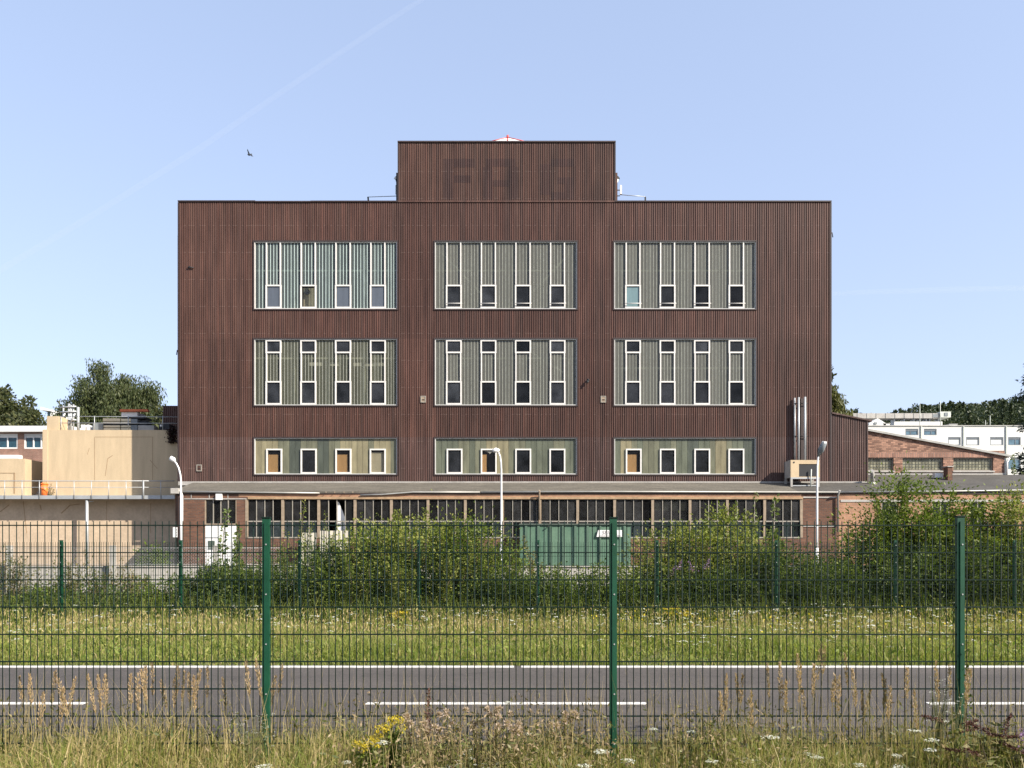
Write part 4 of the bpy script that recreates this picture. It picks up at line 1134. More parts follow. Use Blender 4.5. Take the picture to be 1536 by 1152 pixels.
# railing and clutter on the cream roof
rz = Zq(645)
rl = thing('roof_railing', 'thin steel railing on the flat roof of the cream building', 'railing', (Xq(170), QD + 0.3, rz))
for py in (624.5, 634.5):
    MB().tube([(Xq(86), QD + 0.3, Z(py, QD + 0.3)), (Xq(266), QD + 0.3, Z(py + (0.5 if py > 630 else 1), QD + 0.3))], 0.022, 6).build('rail', m_galv, rl)
for px in (87.5, 138, 189, 241):
    MB().tube([(Xq(px), QD + 0.3, rz), (Xq(px), QD + 0.3, Z(624, QD + 0.3))], 0.028, 6).build('rail_post', m_galv, rl)
KD = QD + 2.5
pr = thing('pipe_rack', 'cluster of silver upright pipes in a rack on the cream roof', 'pipe rack', (X(109, KD), KD, rz))
for px, tp in ((97, 609), (101.5, 607.5), (105, 608), (108, 607), (111, 609), (114.5, 608), (118, 611)):
    yy = KD + random.uniform(-0.4, 0.4)
    MB().tube([(X(px, KD), yy, rz), (X(px, KD), yy, Z(tp, KD))], random.uniform(0.05, 0.1), 8).build('pipe', m_galv, pr)
for py in (613, 620, 631):
    MB().tube([(X(95, KD), KD - 0.45, Z(py, KD)), (X(120, KD), KD - 0.45, Z(py + random.uniform(-2, 2), KD))], 0.05, 6).build('rack_bar', m_galv, pr)
for a, b in (((97, 634), (104, 622)), ((112, 636), (119, 622)), ((101, 640), (107, 628))):
    MB().tube([(X(a[0], KD), KD - 0.5, Z(a[1], KD)), (X(b[0], KD), KD - 0.5, Z(b[1], KD))], 0.06, 6).build('elbow_pipe', m_galv, pr)
def roofbox(name, label, cat, px0, px1, py0, py1, m, d0=2.2, d1=3.2, base=True):
    y0, y1 = QD + d0, QD + d1
    return tag(bx(name, m, None, X(px0, y0), X(px1, y0), y0, y1, rz if base else Z(py1, y0), Z(py0, y0), bevel=0.02), label, cat)
roofbox('roof_box', 'small white box on the cream roof at the left end by the railing', 'box', 90, 95.5, 640.5, 644, m_white_paint)
roofbox('roof_box', 'white box on the cream roof right of the silver pipe rack', 'box', 121, 127, 637, 644, m_white_paint)
roofbox('roof_box', 'narrow white box on the cream roof left of the grey cabinet', 'box', 129.5, 133, 637, 644, m_white_paint)
roofbox('roof_cabinet', 'blue grey cabinet on the cream roof left of the cream duct stack', 'cabinet', 139, 154, 634, 644, m_grey_gear)
dk = thing('duct_stack', 'stack of cream slatted duct boxes on the cream roof under the red beam', 'duct', (X(180, KD), KD, rz))
def duct(px0, px1, py0, py1, m, dd=0.0, nm='duct_box'):
    y0 = KD - 0.2 + dd
    bx(nm, m, dk, X(px0, y0), X(px1, y0), y0, y0 + 1.2, Z(py1, y0), Z(py0, y0))
duct(154.5, 180, 627.5, 631.5, m_cream_board); duct(154.5, 180, 632.5, 634.8, m_cream_board); duct(154.5, 180, 638, 641, m_cream_board); duct(154.5, 180, 642, 646, m_cream_board)
duct(181.5, 196, 628, 631.5, m_cream_board); duct(181.5, 196, 632.5, 634.8, m_cream_board); duct(181.5, 196, 638, 641, m_cream_board); duct(181.5, 196, 642, 646, m_cream_board)
duct(155.5, 195.5, 631.4, 645, m_dark, 0.1, 'duct_core')
duct(196.5, 206, 628.5, 634.5, m_grey_gear); duct(196.5, 206, 637.5, 645.5, m_grey_gear)
duct(182, 206, 618.5, 624.5, m_white_paint, 0.3, 'top_box'); duct(183, 216, 624.6, 627.8, m_dark, 0.3, 'top_plinth')
o = bx('steel_beam', m_red_rust, None, X(180, KD), X(222, KD), KD - 0.05, KD + 0.25, Z(618.4, KD + 0.3), Z(614, KD))
tag(o, 'red rusty steel beam lying on top of the white box on the cream roof', 'beam')
roofbox('roof_cabinet', 'dark sloped cabinet on the cream roof right of the duct stack', 'cabinet', 206.5, 220, 631, 644, m_dark, 2.6, 3.4)
roofbox('roof_cabinet', 'long low grey cabinet on the shaded part of the cream roof', 'cabinet', 207, 231, 638, 646, m_concrete, 1.9, 2.5)
roofbox('roof_box', 'dark machine box on the cream roof close to the brown factory', 'box', 238, 254, 636, 644, m_dark)
roofbox('roof_box', 'small white box in front of the dark machine on the cream roof', 'box', 239.5, 242.5, 637, 640, m_white_paint, 1.9, 2.0, False)
hut = thing('rooftop_hut', 'brown corrugated rooftop hut between the cream roof and the brown factory', 'hut', (X(256, 54), 54.5, rz))
hx0, hx1 = X(244, 54), ex - 0.02
bx('body', m_clad, hut, hx0 + 0.02, hx1, 54.06, 56, rz, Z(608.5, 54))
ribbed(hx0, hx1, rz, Z(608.5, 54), 54.0).build('cladding_sheet', m_clad, hut)

# far left brick building with a white fascia
ND = 72.0
fb = thing('brick_office', 'brick office with white fascia and dark blue windows at the far left', 'building', (X(20, ND), ND + 5, YARD))
wzh = [(X(-60, ND), X(26.5, ND), Z(673, ND), Z(650.5, ND)), (X(36, ND), X(75, ND), Z(673, ND), Z(650.5, ND))]
wall_holes(X(-120, ND), X(110, ND), YARD, Z(648.5, ND), ND, ND + 0.4, wzh).build('wall', m_brick_far, fb)
bx('body', m_brick_far, fb, X(-120, ND), X(110, ND), ND + 0.9, ND + 12, YARD, Z(645, ND))
bx('fascia', m_white_paint, fb, X(-122, ND), X(112, ND), ND - 0.5, ND + 12, Z(648.5, ND) + 0.002, Z(640, ND))
for h, n in ((wzh[0], 6), (wzh[1], 3)):
    wb = ring(h[0], h[1], h[2], h[3], ND + 0.05, ND + 0.2, 0.12).build('window', m_white_paint, fb)
    st = (h[1] - h[0] - 0.24) / n
    for k in range(n):
        bx('pane', m_far_glass_dk, wb, h[0] + 0.12 + k * st + 0.05, h[0] + 0.12 + (k + 1) * st - 0.05, ND + 0.12, ND + 0.14, h[2] + 0.12, h[3] - 0.35)
        if k: bx('mullion', m_white_paint, wb, h[0] + 0.12 + k * st - 0.05, h[0] + 0.12 + k * st + 0.05, ND + 0.05, ND + 0.18, h[2] + 0.121, h[3] - 0.121)
    bx('window_head', m_white_paint, wb, h[0] + 0.121, h[1] - 0.121, ND + 0.09, ND + 0.16, h[3] - 0.35, h[3] - 0.121)
bx('band', m_white_paint, fb, X(-120, ND), X(34, ND), ND - 0.6, ND - 0.01, Z(689, ND), Z(683.5, ND))
t = thing('far_dormer', 'small white gabled roof far off behind the left trees', 'building', (X(71, 110), 110, YARD))
mb = MB(); mb.prism([(X(64, 110), Z(616, 110)), (X(64, 110), Z(611, 110)), (X(79, 110), Z(615, 110)), (X(79, 110), Z(617.5, 110))], 'y', 109.5, 114); mb.build('roof', m_white_paint, t)
bx('wall', m_white_paint, t, X(75.5, 110), X(78, 110), 110, 113.5, YARD, Z(617.5, 110))
bx('wall', m_far_glass, t, X(70, 110), X(75.4, 110), 110.2, 113.5, YARD, Z(617, 110))

# ------------------------------------------------------------------ right hand buildings
BDp = 51.0
def Xb(px): return X(px, BDp)
def Zb(py): return Z(py, BDp)
bk = thing('brick_annex', 'mottled brick annex with a single sloping roof and three glass block windows', 'building', (Xb(1400), BDp, YARD))
bx0, bx1 = Xb(1296), Xb(1507)
def btop(x): return Zb(646) + (x - Xb(1298)) * (Zb(684.5) - Zb(646)) / (Xb(1507) - Xb(1298))
gh = [(Xb(1300.5), Xb(1340.5), Zb(706), Zb(686.5)), (Xb(1354), Xb(1415), Zb(706), Zb(686.5)), (Xb(1430), Xb(1490), Zb(706), Zb(686.5))]
zsol = Zb(677)
wall_holes(bx0, bx1, YARD, Zb(676), BDp, BDp + 0.35, gh, top=None).build('lower_wall', m_brick_ann, bk)
mb = MB(); mb.prism([(bx0, Zb(676) + 0.002), (bx1 - 0.0, Zb(676) + 0.002), (bx1, btop(bx1) if btop(bx1) > Zb(676) else Zb(676) + 0.01), (bx0, btop(bx0))], 'y', BDp, BDp + 0.35)
mb = MB(); xk = Xb(1298) + (Zb(676) - Zb(646)) / ((Zb(684.5) - Zb(646)) / (Xb(1507) - Xb(1298)))
# gable triangle above the straight part, trimmed low at the right end
mb.prism([(bx0, Zb(676) + 0.002), (xk - 0.05, Zb(676) + 0.002), (bx0, btop(bx0))], 'y', BDp, BDp + 0.35)
mb.build('gable', m_brick_ann, bk)
for g in [(bx0, xk - 0.4)]:
    bx('soldier_course', m_brick_sold, bk, Xb(1300), Xb(1476), BDp - 0.012, BDp - 0.002, Zb(686.3), Zb(678.5))
mb = MB(); mb.prism([(bx0 - 0.02, btop(bx0) + 0.002), (bx1 + 0.35, btop(bx1 + 0.35) + 0.002), (bx1 + 0.35, btop(bx1 + 0.35) + 0.13), (bx0 - 0.02, btop(bx0) + 0.13)], 'y', BDp - 0.15, BDp + 10); mb.build('roof', m_zinc, bk)
bx('side_wall', m_brick_ann, bk, bx1 - 0.3, bx1, BDp + 0.352, BDp + 10, YARD, btop(bx1) - 0.05)
bx('inner_wall', m_inner, bk, bx0 + 0.1, bx1 - 0.35, BDp + 1.4, BDp + 1.6, YARD, Zb(680))
m_gblock = glass_mat('glass_block', (0.7, 0.7, 0.6), 0.25, (0.26, 0.25, 0.18), 0.2, var=0.25, rand=0.3)
for (h, nc) in zip(gh, (8, 12, 12)):
    wb = ring(h[0], h[1], h[2], h[3], BDp + 0.1, BDp + 0.3, 0.06).build('glass_block_window', m_mullion, bk)
    nr = 4; sx = (h[1] - h[0] - 0.12) / nc; sz = (h[3] - h[2] - 0.12) / nr
    bx('mortar', m_joint, wb, h[0] + 0.061, h[1] - 0.061, BDp + 0.19, BDp + 0.22, h[2] + 0.061, h[3] - 0.061)
    for i in range(nc):
        for j in range(nr):
            bx('glass_block', m_gblock, wb, h[0] + 0.06 + i * sx + 0.022, h[0] + 0.06 + (i + 1) * sx - 0.022, BDp + 0.15, BDp + 0.189, h[2] + 0.06 + j * sz + 0.022, h[2] + 0.06 + (j + 1) * sz - 0.022)
    bx('sill', m_concrete, wb, h[0] - 0.05, h[1] + 0.05, BDp - 0.08, BDp + 0.12, h[2] - 0.1, h[2] - 0.003)
bx('plinth', m_concrete, bk, bx0, bx1, BDp - 0.02, BDp - 0.003, roof_z(51) - 0.1, Zb(709.5))
MB().tube([(bx1 + 0.25, BDp - 0.1, btop(bx1) - 0.1), (bx1 + 0.08, BDp - 0.1, btop(bx1) - 0.4), (bx1 + 0.08, BDp - 0.1, roof_z(50.9) - 0.1)], 0.06, 8).build('downpipe', m_white_paint, bk)
t = thing('vent_pipe', 'short bent white vent pipe on the felt roof beside the brown annex', 'vent pipe', (X(1308, 47.5), 47.5, roof_z(47.5)))
MB().tube([(X(1309.5, 47.5), 47.5, roof_z(47.5) - 0.05), (X(1308.5, 47.5), 47.5, Z(711, 47.5)), (X(1305.5, 47.5), 47.3, Z(707, 47.5))], [0.13, 0.12, 0.12], 10).build('pipe', m_concrete, t)
MB().tube([(X(1309.5, 47.5), 47.5, Z(727, 47.5)), (X(1309.5, 47.5), 47.5, Z(724, 47.5))], 0.17, 10).build('collar', m_white_paint, t)
t = thing('roof_chimney', 'small square chimney stub on the felt roof in front of the glass block windows', 'chimney', (X(1422, 49), 49, roof_z(49)))
bx('stack', m_brick, t, X(1419, 49), X(1426, 49), 48.8, 49.3, roof_z(48.8) - 0.1, Z(701, 49))
bx('cap', m_concrete, t, X(1418, 49), X(1427, 49), 48.75, 49.35, Z(701, 49) + 0.002, Z(699.5, 49))
o = bx('white_sheet', m_white_paint, None, X(1400, 49.5), X(1412, 49.5), 49.3, 49.6, roof_z(49.6), Z(710, 49.5))
tag(o, 'white crumpled sheet lying on the felt roof before the glass block windows', 'sheet')

VD = 92.0
def Xv(px): return X(px, VD)
def Zv(py): return Z(py, VD)
wb_ = thing('white_office', 'long white painted building with blue windows behind the brick annex', 'building', (Xv(1440), VD + 6, YARD))
zwt = Zv(639.5)
vw = [(Xv(1358), Xv(1377.5), Zv(653), Zv(643)), (Xv(1385.5), Xv(1405), Zv(653), Zv(643)), (Xv(1422), Xv(1441), Zv(668), Zv(655.5)), (Xv(1449), Xv(1469), Zv(668), Zv(655.5)), (Xv(1485), Xv(1505), Zv(668), Zv(655.5)), (Xv(1512), Xv(1531), Zv(668), Zv(655.5)), (Xv(1512), Xv(1531), Zv(704), Zv(686)), (Xv(1540), Xv(1560), Zv(668), Zv(655.5))]
wall_holes(Xv(1200), Xv(1640), YARD, zwt, VD, VD + 0.4, vw).build('wall', m_white_rend, wb_)
bx('body', m_white_rend, wb_, Xv(1200), Xv(1640), VD + 0.9, VD + 14, YARD, zwt - 0.05)
bx('parapet', m_zinc, wb_, Xv(1200), Xv(1640), VD - 0.08, VD + 14, zwt + 0.002, zwt + 0.12)
for i, h in enumerate(vw):
    f_ = ring(h[0], h[1], h[2], h[3], VD + 0.02, VD + 0.2, 0.1).build('window', m_blind, wb_)
    bx('blind_box', m_blind, f_, h[0] + 0.1, h[1] - 0.1, VD + 0.05, VD + 0.18, h[3] - 0.28, h[3] - 0.101)
    if i in (2, 3, 4, 7):
        bx('shutter', m_white_rend, f_, h[0] + 0.1, h[1] - 0.1, VD + 0.08, VD + 0.12, h[2] + 0.1, h[3] - 0.281)
    else:
        xm = h[0] + (h[1] - h[0]) * (0.42 if i == 0 else 0.6)
        bx('pane', m_far_glass, f_, h[0] + 0.1, xm - 0.04, VD + 0.08, VD + 0.1, h[2] + 0.1, h[3] - 0.281)
        bx('pane', m_far_glass, f_, xm + 0.04, h[1] - 0.1, VD + 0.08, VD + 0.1, h[2] + 0.1, h[3] - 0.281)
        bx('mullion', m_blind, f_, xm - 0.038, xm + 0.038, VD + 0.05, VD + 0.15, h[2] + 0.1, h[3] - 0.281)
for px in (1381.5, 1445, 1509):
    bx('downpipe', m_steel_pale, wb_, Xv(px) - 0.06, Xv(px) + 0.06, VD - 0.12, VD - 0.002, YARD, zwt - 0.02)
ED_ = 97.0
br = thing('roof_duct', 'long pale grey raised duct on posts above the white building roof', 'duct', (X(1340, ED_), ED_, zwt))
bx('casing', m_concrete, br, X(1235, ED_), X(1404, ED_), ED_ - 0.8, ED_ + 0.8, Z(629, ED_), Z(621.5, ED_))
for k, px in enumerate(range(1240, 1404, 14)):
    bx('panel_seam', m_zinc, br, X(px, ED_) - 0.03, X(px, ED_) + 0.03, ED_ - 0.84, ED_ - 0.803, Z(629, ED_), Z(621.5, ED_))
bx('end_casing', m_steel_pale, br, X(1404.2, ED_), X(1419.5, ED_), ED_ - 1.0, ED_ + 1.0, Z(628, ED_), Z(619.5, ED_))
bx('louvre', m_grey_gear, br, X(1394.5, ED_), X(1402, ED_), ED_ - 0.85, ED_ - 0.805, Z(627.5, ED_), Z(623, ED_))
bx('louvre', m_grey_gear, br, X(1410, ED_), X(1415, ED_), ED_ - 1.06, ED_ - 1.002, Z(626, ED_), Z(621, ED_))
for px in (1339, 1353.5, 1368, 1377.5, 1386.5, 1391.5, 1405):
    bx('support_post', m_galv, br, X(px, ED_) - 0.06, X(px, ED_) + 0.06, ED_ - 0.5, ED_ + 0.4, zwt - 0.05, Z(629, ED_) - 0.002)
bx('base_rail', m_white_rend, br, X(1334, ED_), X(1405, ED_), ED_ - 1.3, ED_ - 1.1, zwt, Z(635, ED_))
t = thing('roof_gable', 'small white gable light on the white roof beside the brown annex eaves', 'roof light', (X(1311, 94), 94, zwt))
mb = MB(); mb.prism([(X(1298, 94), zwt + 0.0), (X(1323, 94), zwt), (X(1323, 94), Z(637, 94)), (X(1311, 94), Z(629.5, 94)), (X(1298, 94), Z(637, 94))], 'y', 93, 95); mb.build('gable', m_white_rend, t)
bx('gable_window', m_grey_gear, t, X(1311, 93), X(1315, 93), 92.9, 92.99, Z(636.5, 93), Z(633.5, 93))
for a, b, py, lab in ((1331, 1341.5, 633.5, 'white rooftop box in front of the raised duct'), (1431, 1443.5, 634.5, 'white rooftop box alone on the right part of the white building')):
    t = thing('rooftop_vent', lab, 'roof vent', (Xv((a + b) / 2), VD + 2, zwt))
    mb = MB(); mb.prism([(Xv(a + 1), zwt + 0.1), (Xv(b - 1), zwt + 0.1), (Xv(b), Zv(py)), (Xv(a), Zv(py))], 'y', VD + 1, VD + 2.5); mb.build('hood', m_white_rend, t)
    bx('lid', m_zinc, t, Xv(a - 0.5), Xv(b + 0.5), VD + 0.95, VD + 2.55, Zv(py) + 0.002, Zv(py - 0.8))
for px, tp, lab in ((1386.5, 602, 'thin roof mast standing at the middle of the raised duct'), (1417.5, 599, 'thin roof mast beside the right end of the raised duct'), (1493, 621, 'thin roof mast on the far right of the white building'),
                    (1486, 628, 'short thin mast just left of the far right roof mast')):
    t = thing('roof_mast', lab, 'mast', (Xv(px), VD + 1, zwt))
    MB().tube([(Xv(px), VD + 1, zwt), (Xv(px), VD + 1, Zv(tp))], [0.06, 0.03], 6).build('mast', m_steel_pale, t)
    bx('foot', m_concrete, t, Xv(px) - 0.2, Xv(px) + 0.2, VD + 0.8, VD + 1.2, zwt + 0.12, zwt + 0.2)

# ------------------------------------------------------------------ vegetation generators
def unit(v):
    return v / np.maximum(np.linalg.norm(v, axis=1, keepdims=True), 1e-9)


def leaf_quads(C, D, size, aspect=0.45, rng=RNG, flat=0.0):
    """rhombic leaves: centre base C, direction D, length size"""
    n = len(C)
    D = unit(D)
    r = unit(rng.normal(size=(n, 3)))
    if flat: r = unit(r * (1 - flat) + np.array([0, 0, 1.0]) * flat)
    S = unit(np.cross(D, r))
    size = np.broadcast_to(np.asarray(size, float), (n,))[:, None]
    a = np.broadcast_to(np.asarray(aspect, float), (n,))[:, None]
    V = np.empty((n, 4, 3))
    V[:, 0] = C
    V[:, 1] = C + D * size * 0.45 + S * size * a * 0.5
    V[:, 2] = C + D * size
    V[:, 3] = C + D * size * 0.45 - S * size * a * 0.5
    Q = np.arange(n * 4).reshape(n, 4)
    return V.reshape(-1, 3), Q


def blades(px, py, pz, h, w, lean, rng=RNG):
    n = len(px)
    a = rng.uniform(0, 2 * np.pi, n); b = rng.uniform(0, 2 * np.pi, n)
    P = np.stack([px, py, pz], 1)
    S = np.stack([np.cos(a), np.sin(a), np.zeros(n)], 1) * (w / 2)[:, None]
    B = np.stack([np.cos(b), np.sin(b), np.zeros(n)], 1)
    up = np.array([0, 0, 1.0])
    mid = P + B * (lean * h * 0.3)[:, None] + up * (h * 0.58)[:, None]
    tip = P + B * (lean * h)[:, None] + up * (h * (1 - 0.35 * lean))[:, None]
    V = np.stack([P - S, P + S, mid - S * 0.8, mid + S * 0.8, tip], 1).reshape(-1, 3)
    i = np.arange(n) * 5
    return V, np.stack([i, i + 1, i + 3, i + 2], 1), np.stack([i + 2, i + 3, i + 4], 1)


class NP:
    """accumulates numpy leaf sets"""
    def __init__(self): self.V, self.Q, self.T, self.mq, self.mt, self.n = [], [], [], [], [], 0
    def add(self, V, Q=None, T=None, mi=0):
        self.V.append(V)
        if Q is not None and len(Q): self.Q.append(Q + self.n); self.mq.append(np.full(len(Q), mi))
        if T is not None and len(T): self.T.append(T + self.n); self.mt.append(np.full(len(T), mi))
        self.n += len(V)
    def build(self, name, mats, parent=None, kind=None):
        cat = lambda l, k: np.concatenate(l) if l else np.zeros((0, k), int)
        return np_mesh(name, np.concatenate(self.V), cat(self.Q, 4), cat(self.T, 3), mats, parent, kind,
                       np.concatenate(self.mq) if self.mq else np.zeros(0, int), np.concatenate(self.mt) if self.mt else np.zeros(0, int))


def stem_curve(p, top, bend, n=5):
    t = np.linspace(0, 1, n)
    return p[None] * (1 - t)[:, None] + top[None] * t[:, None] + bend[None] * (np.sin(t * np.pi))[:, None]


def shrub(name, label, x, y, h, w, nst, leafn, lsize, mat, cat='shrub', group=None, asp=0.46, low=0.06, deep=None, seed=1, hvar=0.35, splay=0.55, twigm=None, droop=-0.15, fill=0):
    rng = np.random.default_rng(seed)
    z0 = float(ground_z(y))
    t = thing(name, label, cat, (x, y, z0), group)
    deep = w * 0.6 if deep is None else deep
    sb, C, D, S = MB(), [], [], []
    for k in range(nst):
        a = rng.uniform(0, 2 * np.pi); r = math.sqrt(rng.uniform(0, 1))
        base = np.array([x + math.cos(a) * r * w * 0.34, y + math.sin(a) * r * deep * 0.4, z0 - 0.03])
        hh = h * (1 - hvar * rng.uniform(0, 1) - 0.32 * r ** 2)
        if k == 0: hh = h; r = 0.1
        top = np.array([x + math.cos(a) * r * w * splay + rng.normal() * 0.08, y + math.sin(a) * r * deep * splay, z0 + hh])
        c = stem_curve(base, top, rng.normal(size=3) * 0.05 * h * np.array([1, 1, 0.2]))
        sb.tube(c, [0.014 * h ** 0.5, 0.012 * h ** 0.5, 0.010 * h ** 0.5, 0.006 * h ** 0.5, 0.002], 3, caps=False)
        nl = int(leafn * (0.6 + 0.4 * hh / h))
        tt = low + (1 - low) * rng.uniform(0, 1, nl) ** 0.85
        seg = np.clip((tt * 4).astype(int), 0, 3); f = tt * 4 - seg
        P = c[seg] * (1 - f)[:, None] + c[seg + 1] * f[:, None]
        out = unit(rng.normal(size=(nl, 3)) * np.array([1, 1, 0.55]))
        rad = (0.05 + 0.16 * (1 - tt) ** 0.6 * rng.uniform(0, 1, nl)) * (w / max(1, nst) ** 0.5) * 1.1
        P = P + out * rad[:, None]
        C.append(P); D.append(out + np.array([0, 0, 0.35 + droop]) + rng.normal(size=(nl, 3)) * 0.3); S.append(lsize * rng.uniform(0.55, 1.2, nl) * (1.1 - 0.45 * tt))
    if fill:
        ncl = max(10, fill // 170)
        a = rng.uniform(0, 2 * np.pi, ncl); r = np.sqrt(rng.uniform(0, 1, ncl)); q = rng.uniform(0, 1, ncl) ** 0.8
        dome = np.sqrt(np.clip(1 - (r * 0.92) ** 2, 0, 1))
        cc = np.stack([x + np.cos(a) * r * w * 0.5, y + np.sin(a) * r * deep * 0.5, z0 + 0.08 + q * h * 0.92 * dome], 1)
        k = rng.integers(0, ncl, fill)
        cr = (0.10 + 0.11 * rng.uniform(0, 1, ncl)) * min(1.6, max(0.8, h * 0.7))
        off = rng.normal(size=(fill, 3)) * np.array([1, 1, 0.8])
        P = cc[k] + off * cr[k][:, None]
        C.append(P); D.append(off + rng.normal(size=(fill, 3)) * 0.6 + np.array([0, -0.2, 0.25])); S.append(lsize * rng.uniform(0.6, 1.2, fill))
    C, D, S = np.concatenate(C), np.concatenate(D), np.concatenate(S)
    C[:, 2] = np.maximum(C[:, 2], z0 + 0.02)
    sb.build('stem', twigm or m_twig, t, kind='stuff')
    V, Q = leaf_quads(C, D, S, asp, rng)
    np_mesh('foliage', V, Q, mats=[mat], parent=t, kind='stuff')
    return t


def tree(name, label, px, D, top_py, wpx, lobes, mat, leaf, nleaf, cat='tree', group=None, seed=1, weep=False, trunk_r=0.35, z0=None, bottom=0.12):
    """trunk with limbs and a crown of leaf clumps; lobes are (dx, dz, rx, rz) in units of half width / height above ground"""
    rng = np.random.default_rng(seed)
    x, y = X(px, D), D
    z0 = float(ground_z(D)) if z0 is None else z0
    H = Z(top_py, D) - z0; W = wpx * D / F / 2
    t = thing(name, label, cat, (x, y, z0), group)
    mb = MB()
    mb.tube([(x, y, z0 - 0.2), (x + 0.1, y, z0 + H * 0.25), (x - 0.05, y + 0.1, z0 + H * 0.55), (x, y, z0 + H * 0.85)], [trunk_r, trunk_r * 0.75, trunk_r * 0.45, 0.05], 9)
    C, Dr, S = [], [], []
    for (dx, dz, rx, rz) in lobes:
        c = np.array([x + dx * W, y + rng.uniform(-0.3, 0.3) * W, z0 + dz * H])
        mb.tube([(x, y, z0 + H * max(0.2, dz - 0.3)), tuple((np.array([x, y, z0 + H * max(0.25, dz - 0.12)]) + c) / 2), tuple(c)], [trunk_r * 0.35, trunk_r * 0.22, 0.04], 5)
        rx_, rz_ = rx * W, rz * H
        ncl = max(9, int(26 * rx * rz * 18))
        u = unit(rng.normal(size=(ncl, 3))); rr = rng.uniform(0.35, 1.0, ncl) ** 0.6
        cc = c + u * rr[:, None] * np.array([rx_, rx_ * 0.9, rz_])
        cr = rng.uniform(0.26, 0.55, ncl) * min(rx_, rz_) + 0.3
        per = int(nleaf * rx * rz / sum(l[2] * l[3] for l in lobes) / ncl)
        for q in range(ncl):
            g = np.clip(rng.normal(size=(per, 3)), -1.5, 1.5) * 0.5
            if weep:
                g = g * np.array([0.95, 0.95, 1.25])
                P = cc[q] + g * cr[q] - np.array([0, 0, 0.5]) * cr[q]
                d = np.tile([0, 0, -1.0], (per, 1)) + rng.normal(size=(per, 3)) * 0.35
            else:
                P = cc[q] + g * cr[q] * np.array([1, 1, 0.75])
                d = g + rng.normal(size=(per, 3)) * 0.5 + np.array([0, 0, 0.2])
            C.append(P); Dr.append(d); S.append(leaf * rng.uniform(0.6, 1.3, per))
    mb.build('trunk', m_bark, t)
    C, Dr, S = np.concatenate(C), np.concatenate(Dr), np.concatenate(S)
    C[:, 2] = np.maximum(C[:, 2], z0 + bottom * H)
    V, Q = leaf_quads(C, Dr, S, 0.3 if weep else 0.6, rng)
    np_mesh('crown', V, Q, mats=[mat], parent=t, kind='stuff')
    return t


# ------------------------------------------------------------------ trees behind the buildings
L0 = [(0.0, 0.88, 0.3, 0.11), (-0.12, 0.74, 0.4, 0.15), (0.38, 0.72, 0.4, 0.14), (-0.5, 0.6, 0.42, 0.16), (0.05, 0.56, 0.5, 0.16), (0.62, 0.58, 0.38, 0.16), (-0.62, 0.44, 0.36, 0.14), (0.0, 0.4, 0.6, 0.15), (0.6, 0.42, 0.4, 0.14), (0.0, 0.25, 0.8, 0.14)]
tree('weeping_tree', 'large drooping green tree behind the cream roof left of the factory', 171, 88, 543, 168, [(-0.14, 0.90, 0.34, 0.08), (0.3, 0.87, 0.42, 0.09), (0.08, 0.80, 0.5, 0.12), (-0.4, 0.80, 0.42, 0.12), (0.66, 0.77, 0.36, 0.12), (-0.66, 0.70, 0.36, 0.12), (-0.1, 0.70, 0.6, 0.14), (0.5, 0.68, 0.5, 0.14), (-0.6, 0.6, 0.42, 0.13), (0.0, 0.58, 0.8, 0.14), (0.66, 0.6, 0.4, 0.13), (0, 0.45, 0.95, 0.15), (0, 0.3, 0.95, 0.16)],
     m_leaf_willow, 0.36, 130000, seed=3, weep=True, trunk_r=0.45)
tree('broadleaf_tree', 'dark green broad tree at the far left edge behind the brick office', 4, 84, 571, 110, L0, m_leaf_tree, 0.42, 24000, seed=5)
tree('broadleaf_tree', 'smaller dark tree between the far left tree and the cream chimney block', 42, 80, 597, 66, L0, m_leaf_tree, 0.4, 15000, seed=6)
tree('broadleaf_tree', 'small tree peeking out between the drooping tree and the factory wall', 243, 84, 603, 44, L0, m_leaf_tree, 0.4, 6000, seed=8)
tree('broadleaf_tree', 'dark narrow tree behind the silver pipe rack', 95, 95, 604, 22, L0, m_leaf_tree, 0.42, 3500, seed=18)
tree('weeping_tree', 'drooping olive green tree half hidden behind the right edge of the factory', 1248, 74, 566, 66, [(-0.2, 0.92, 0.4, 0.09), (0.25, 0.84, 0.42, 0.11), (0.5, 0.72, 0.4, 0.13), (0, 0.7, 0.6, 0.14), (0.6, 0.55, 0.4, 0.14), (0, 0.5, 0.7, 0.15), (0, 0.3, 0.8, 0.15)],
     leaf_mat('olive_leaf', [(0.07, 0.08, 0.028), (0.11, 0.115, 0.038), (0.15, 0.145, 0.05)], 0.25), 0.45, 24000, seed=9, weep=True)
tree('broadleaf_tree', 'tree crown hanging out beside the right factory edge above the olive tree', 1243, 80, 536, 22, L0, m_leaf_tree, 0.4, 4500, seed=19)
tree('broadleaf_tree', 'dark tree behind the right end of the factory, lower right of the olive tree', 1283, 120, 604, 42, L0, m_leaf_forest, 0.55, 6000, seed=10)
tree('broadleaf_tree', 'small dark tree on the skyline left of the white duct end', 1303, 125, 613, 20, L0, m_leaf_forest, 0.5, 3000, seed=11)


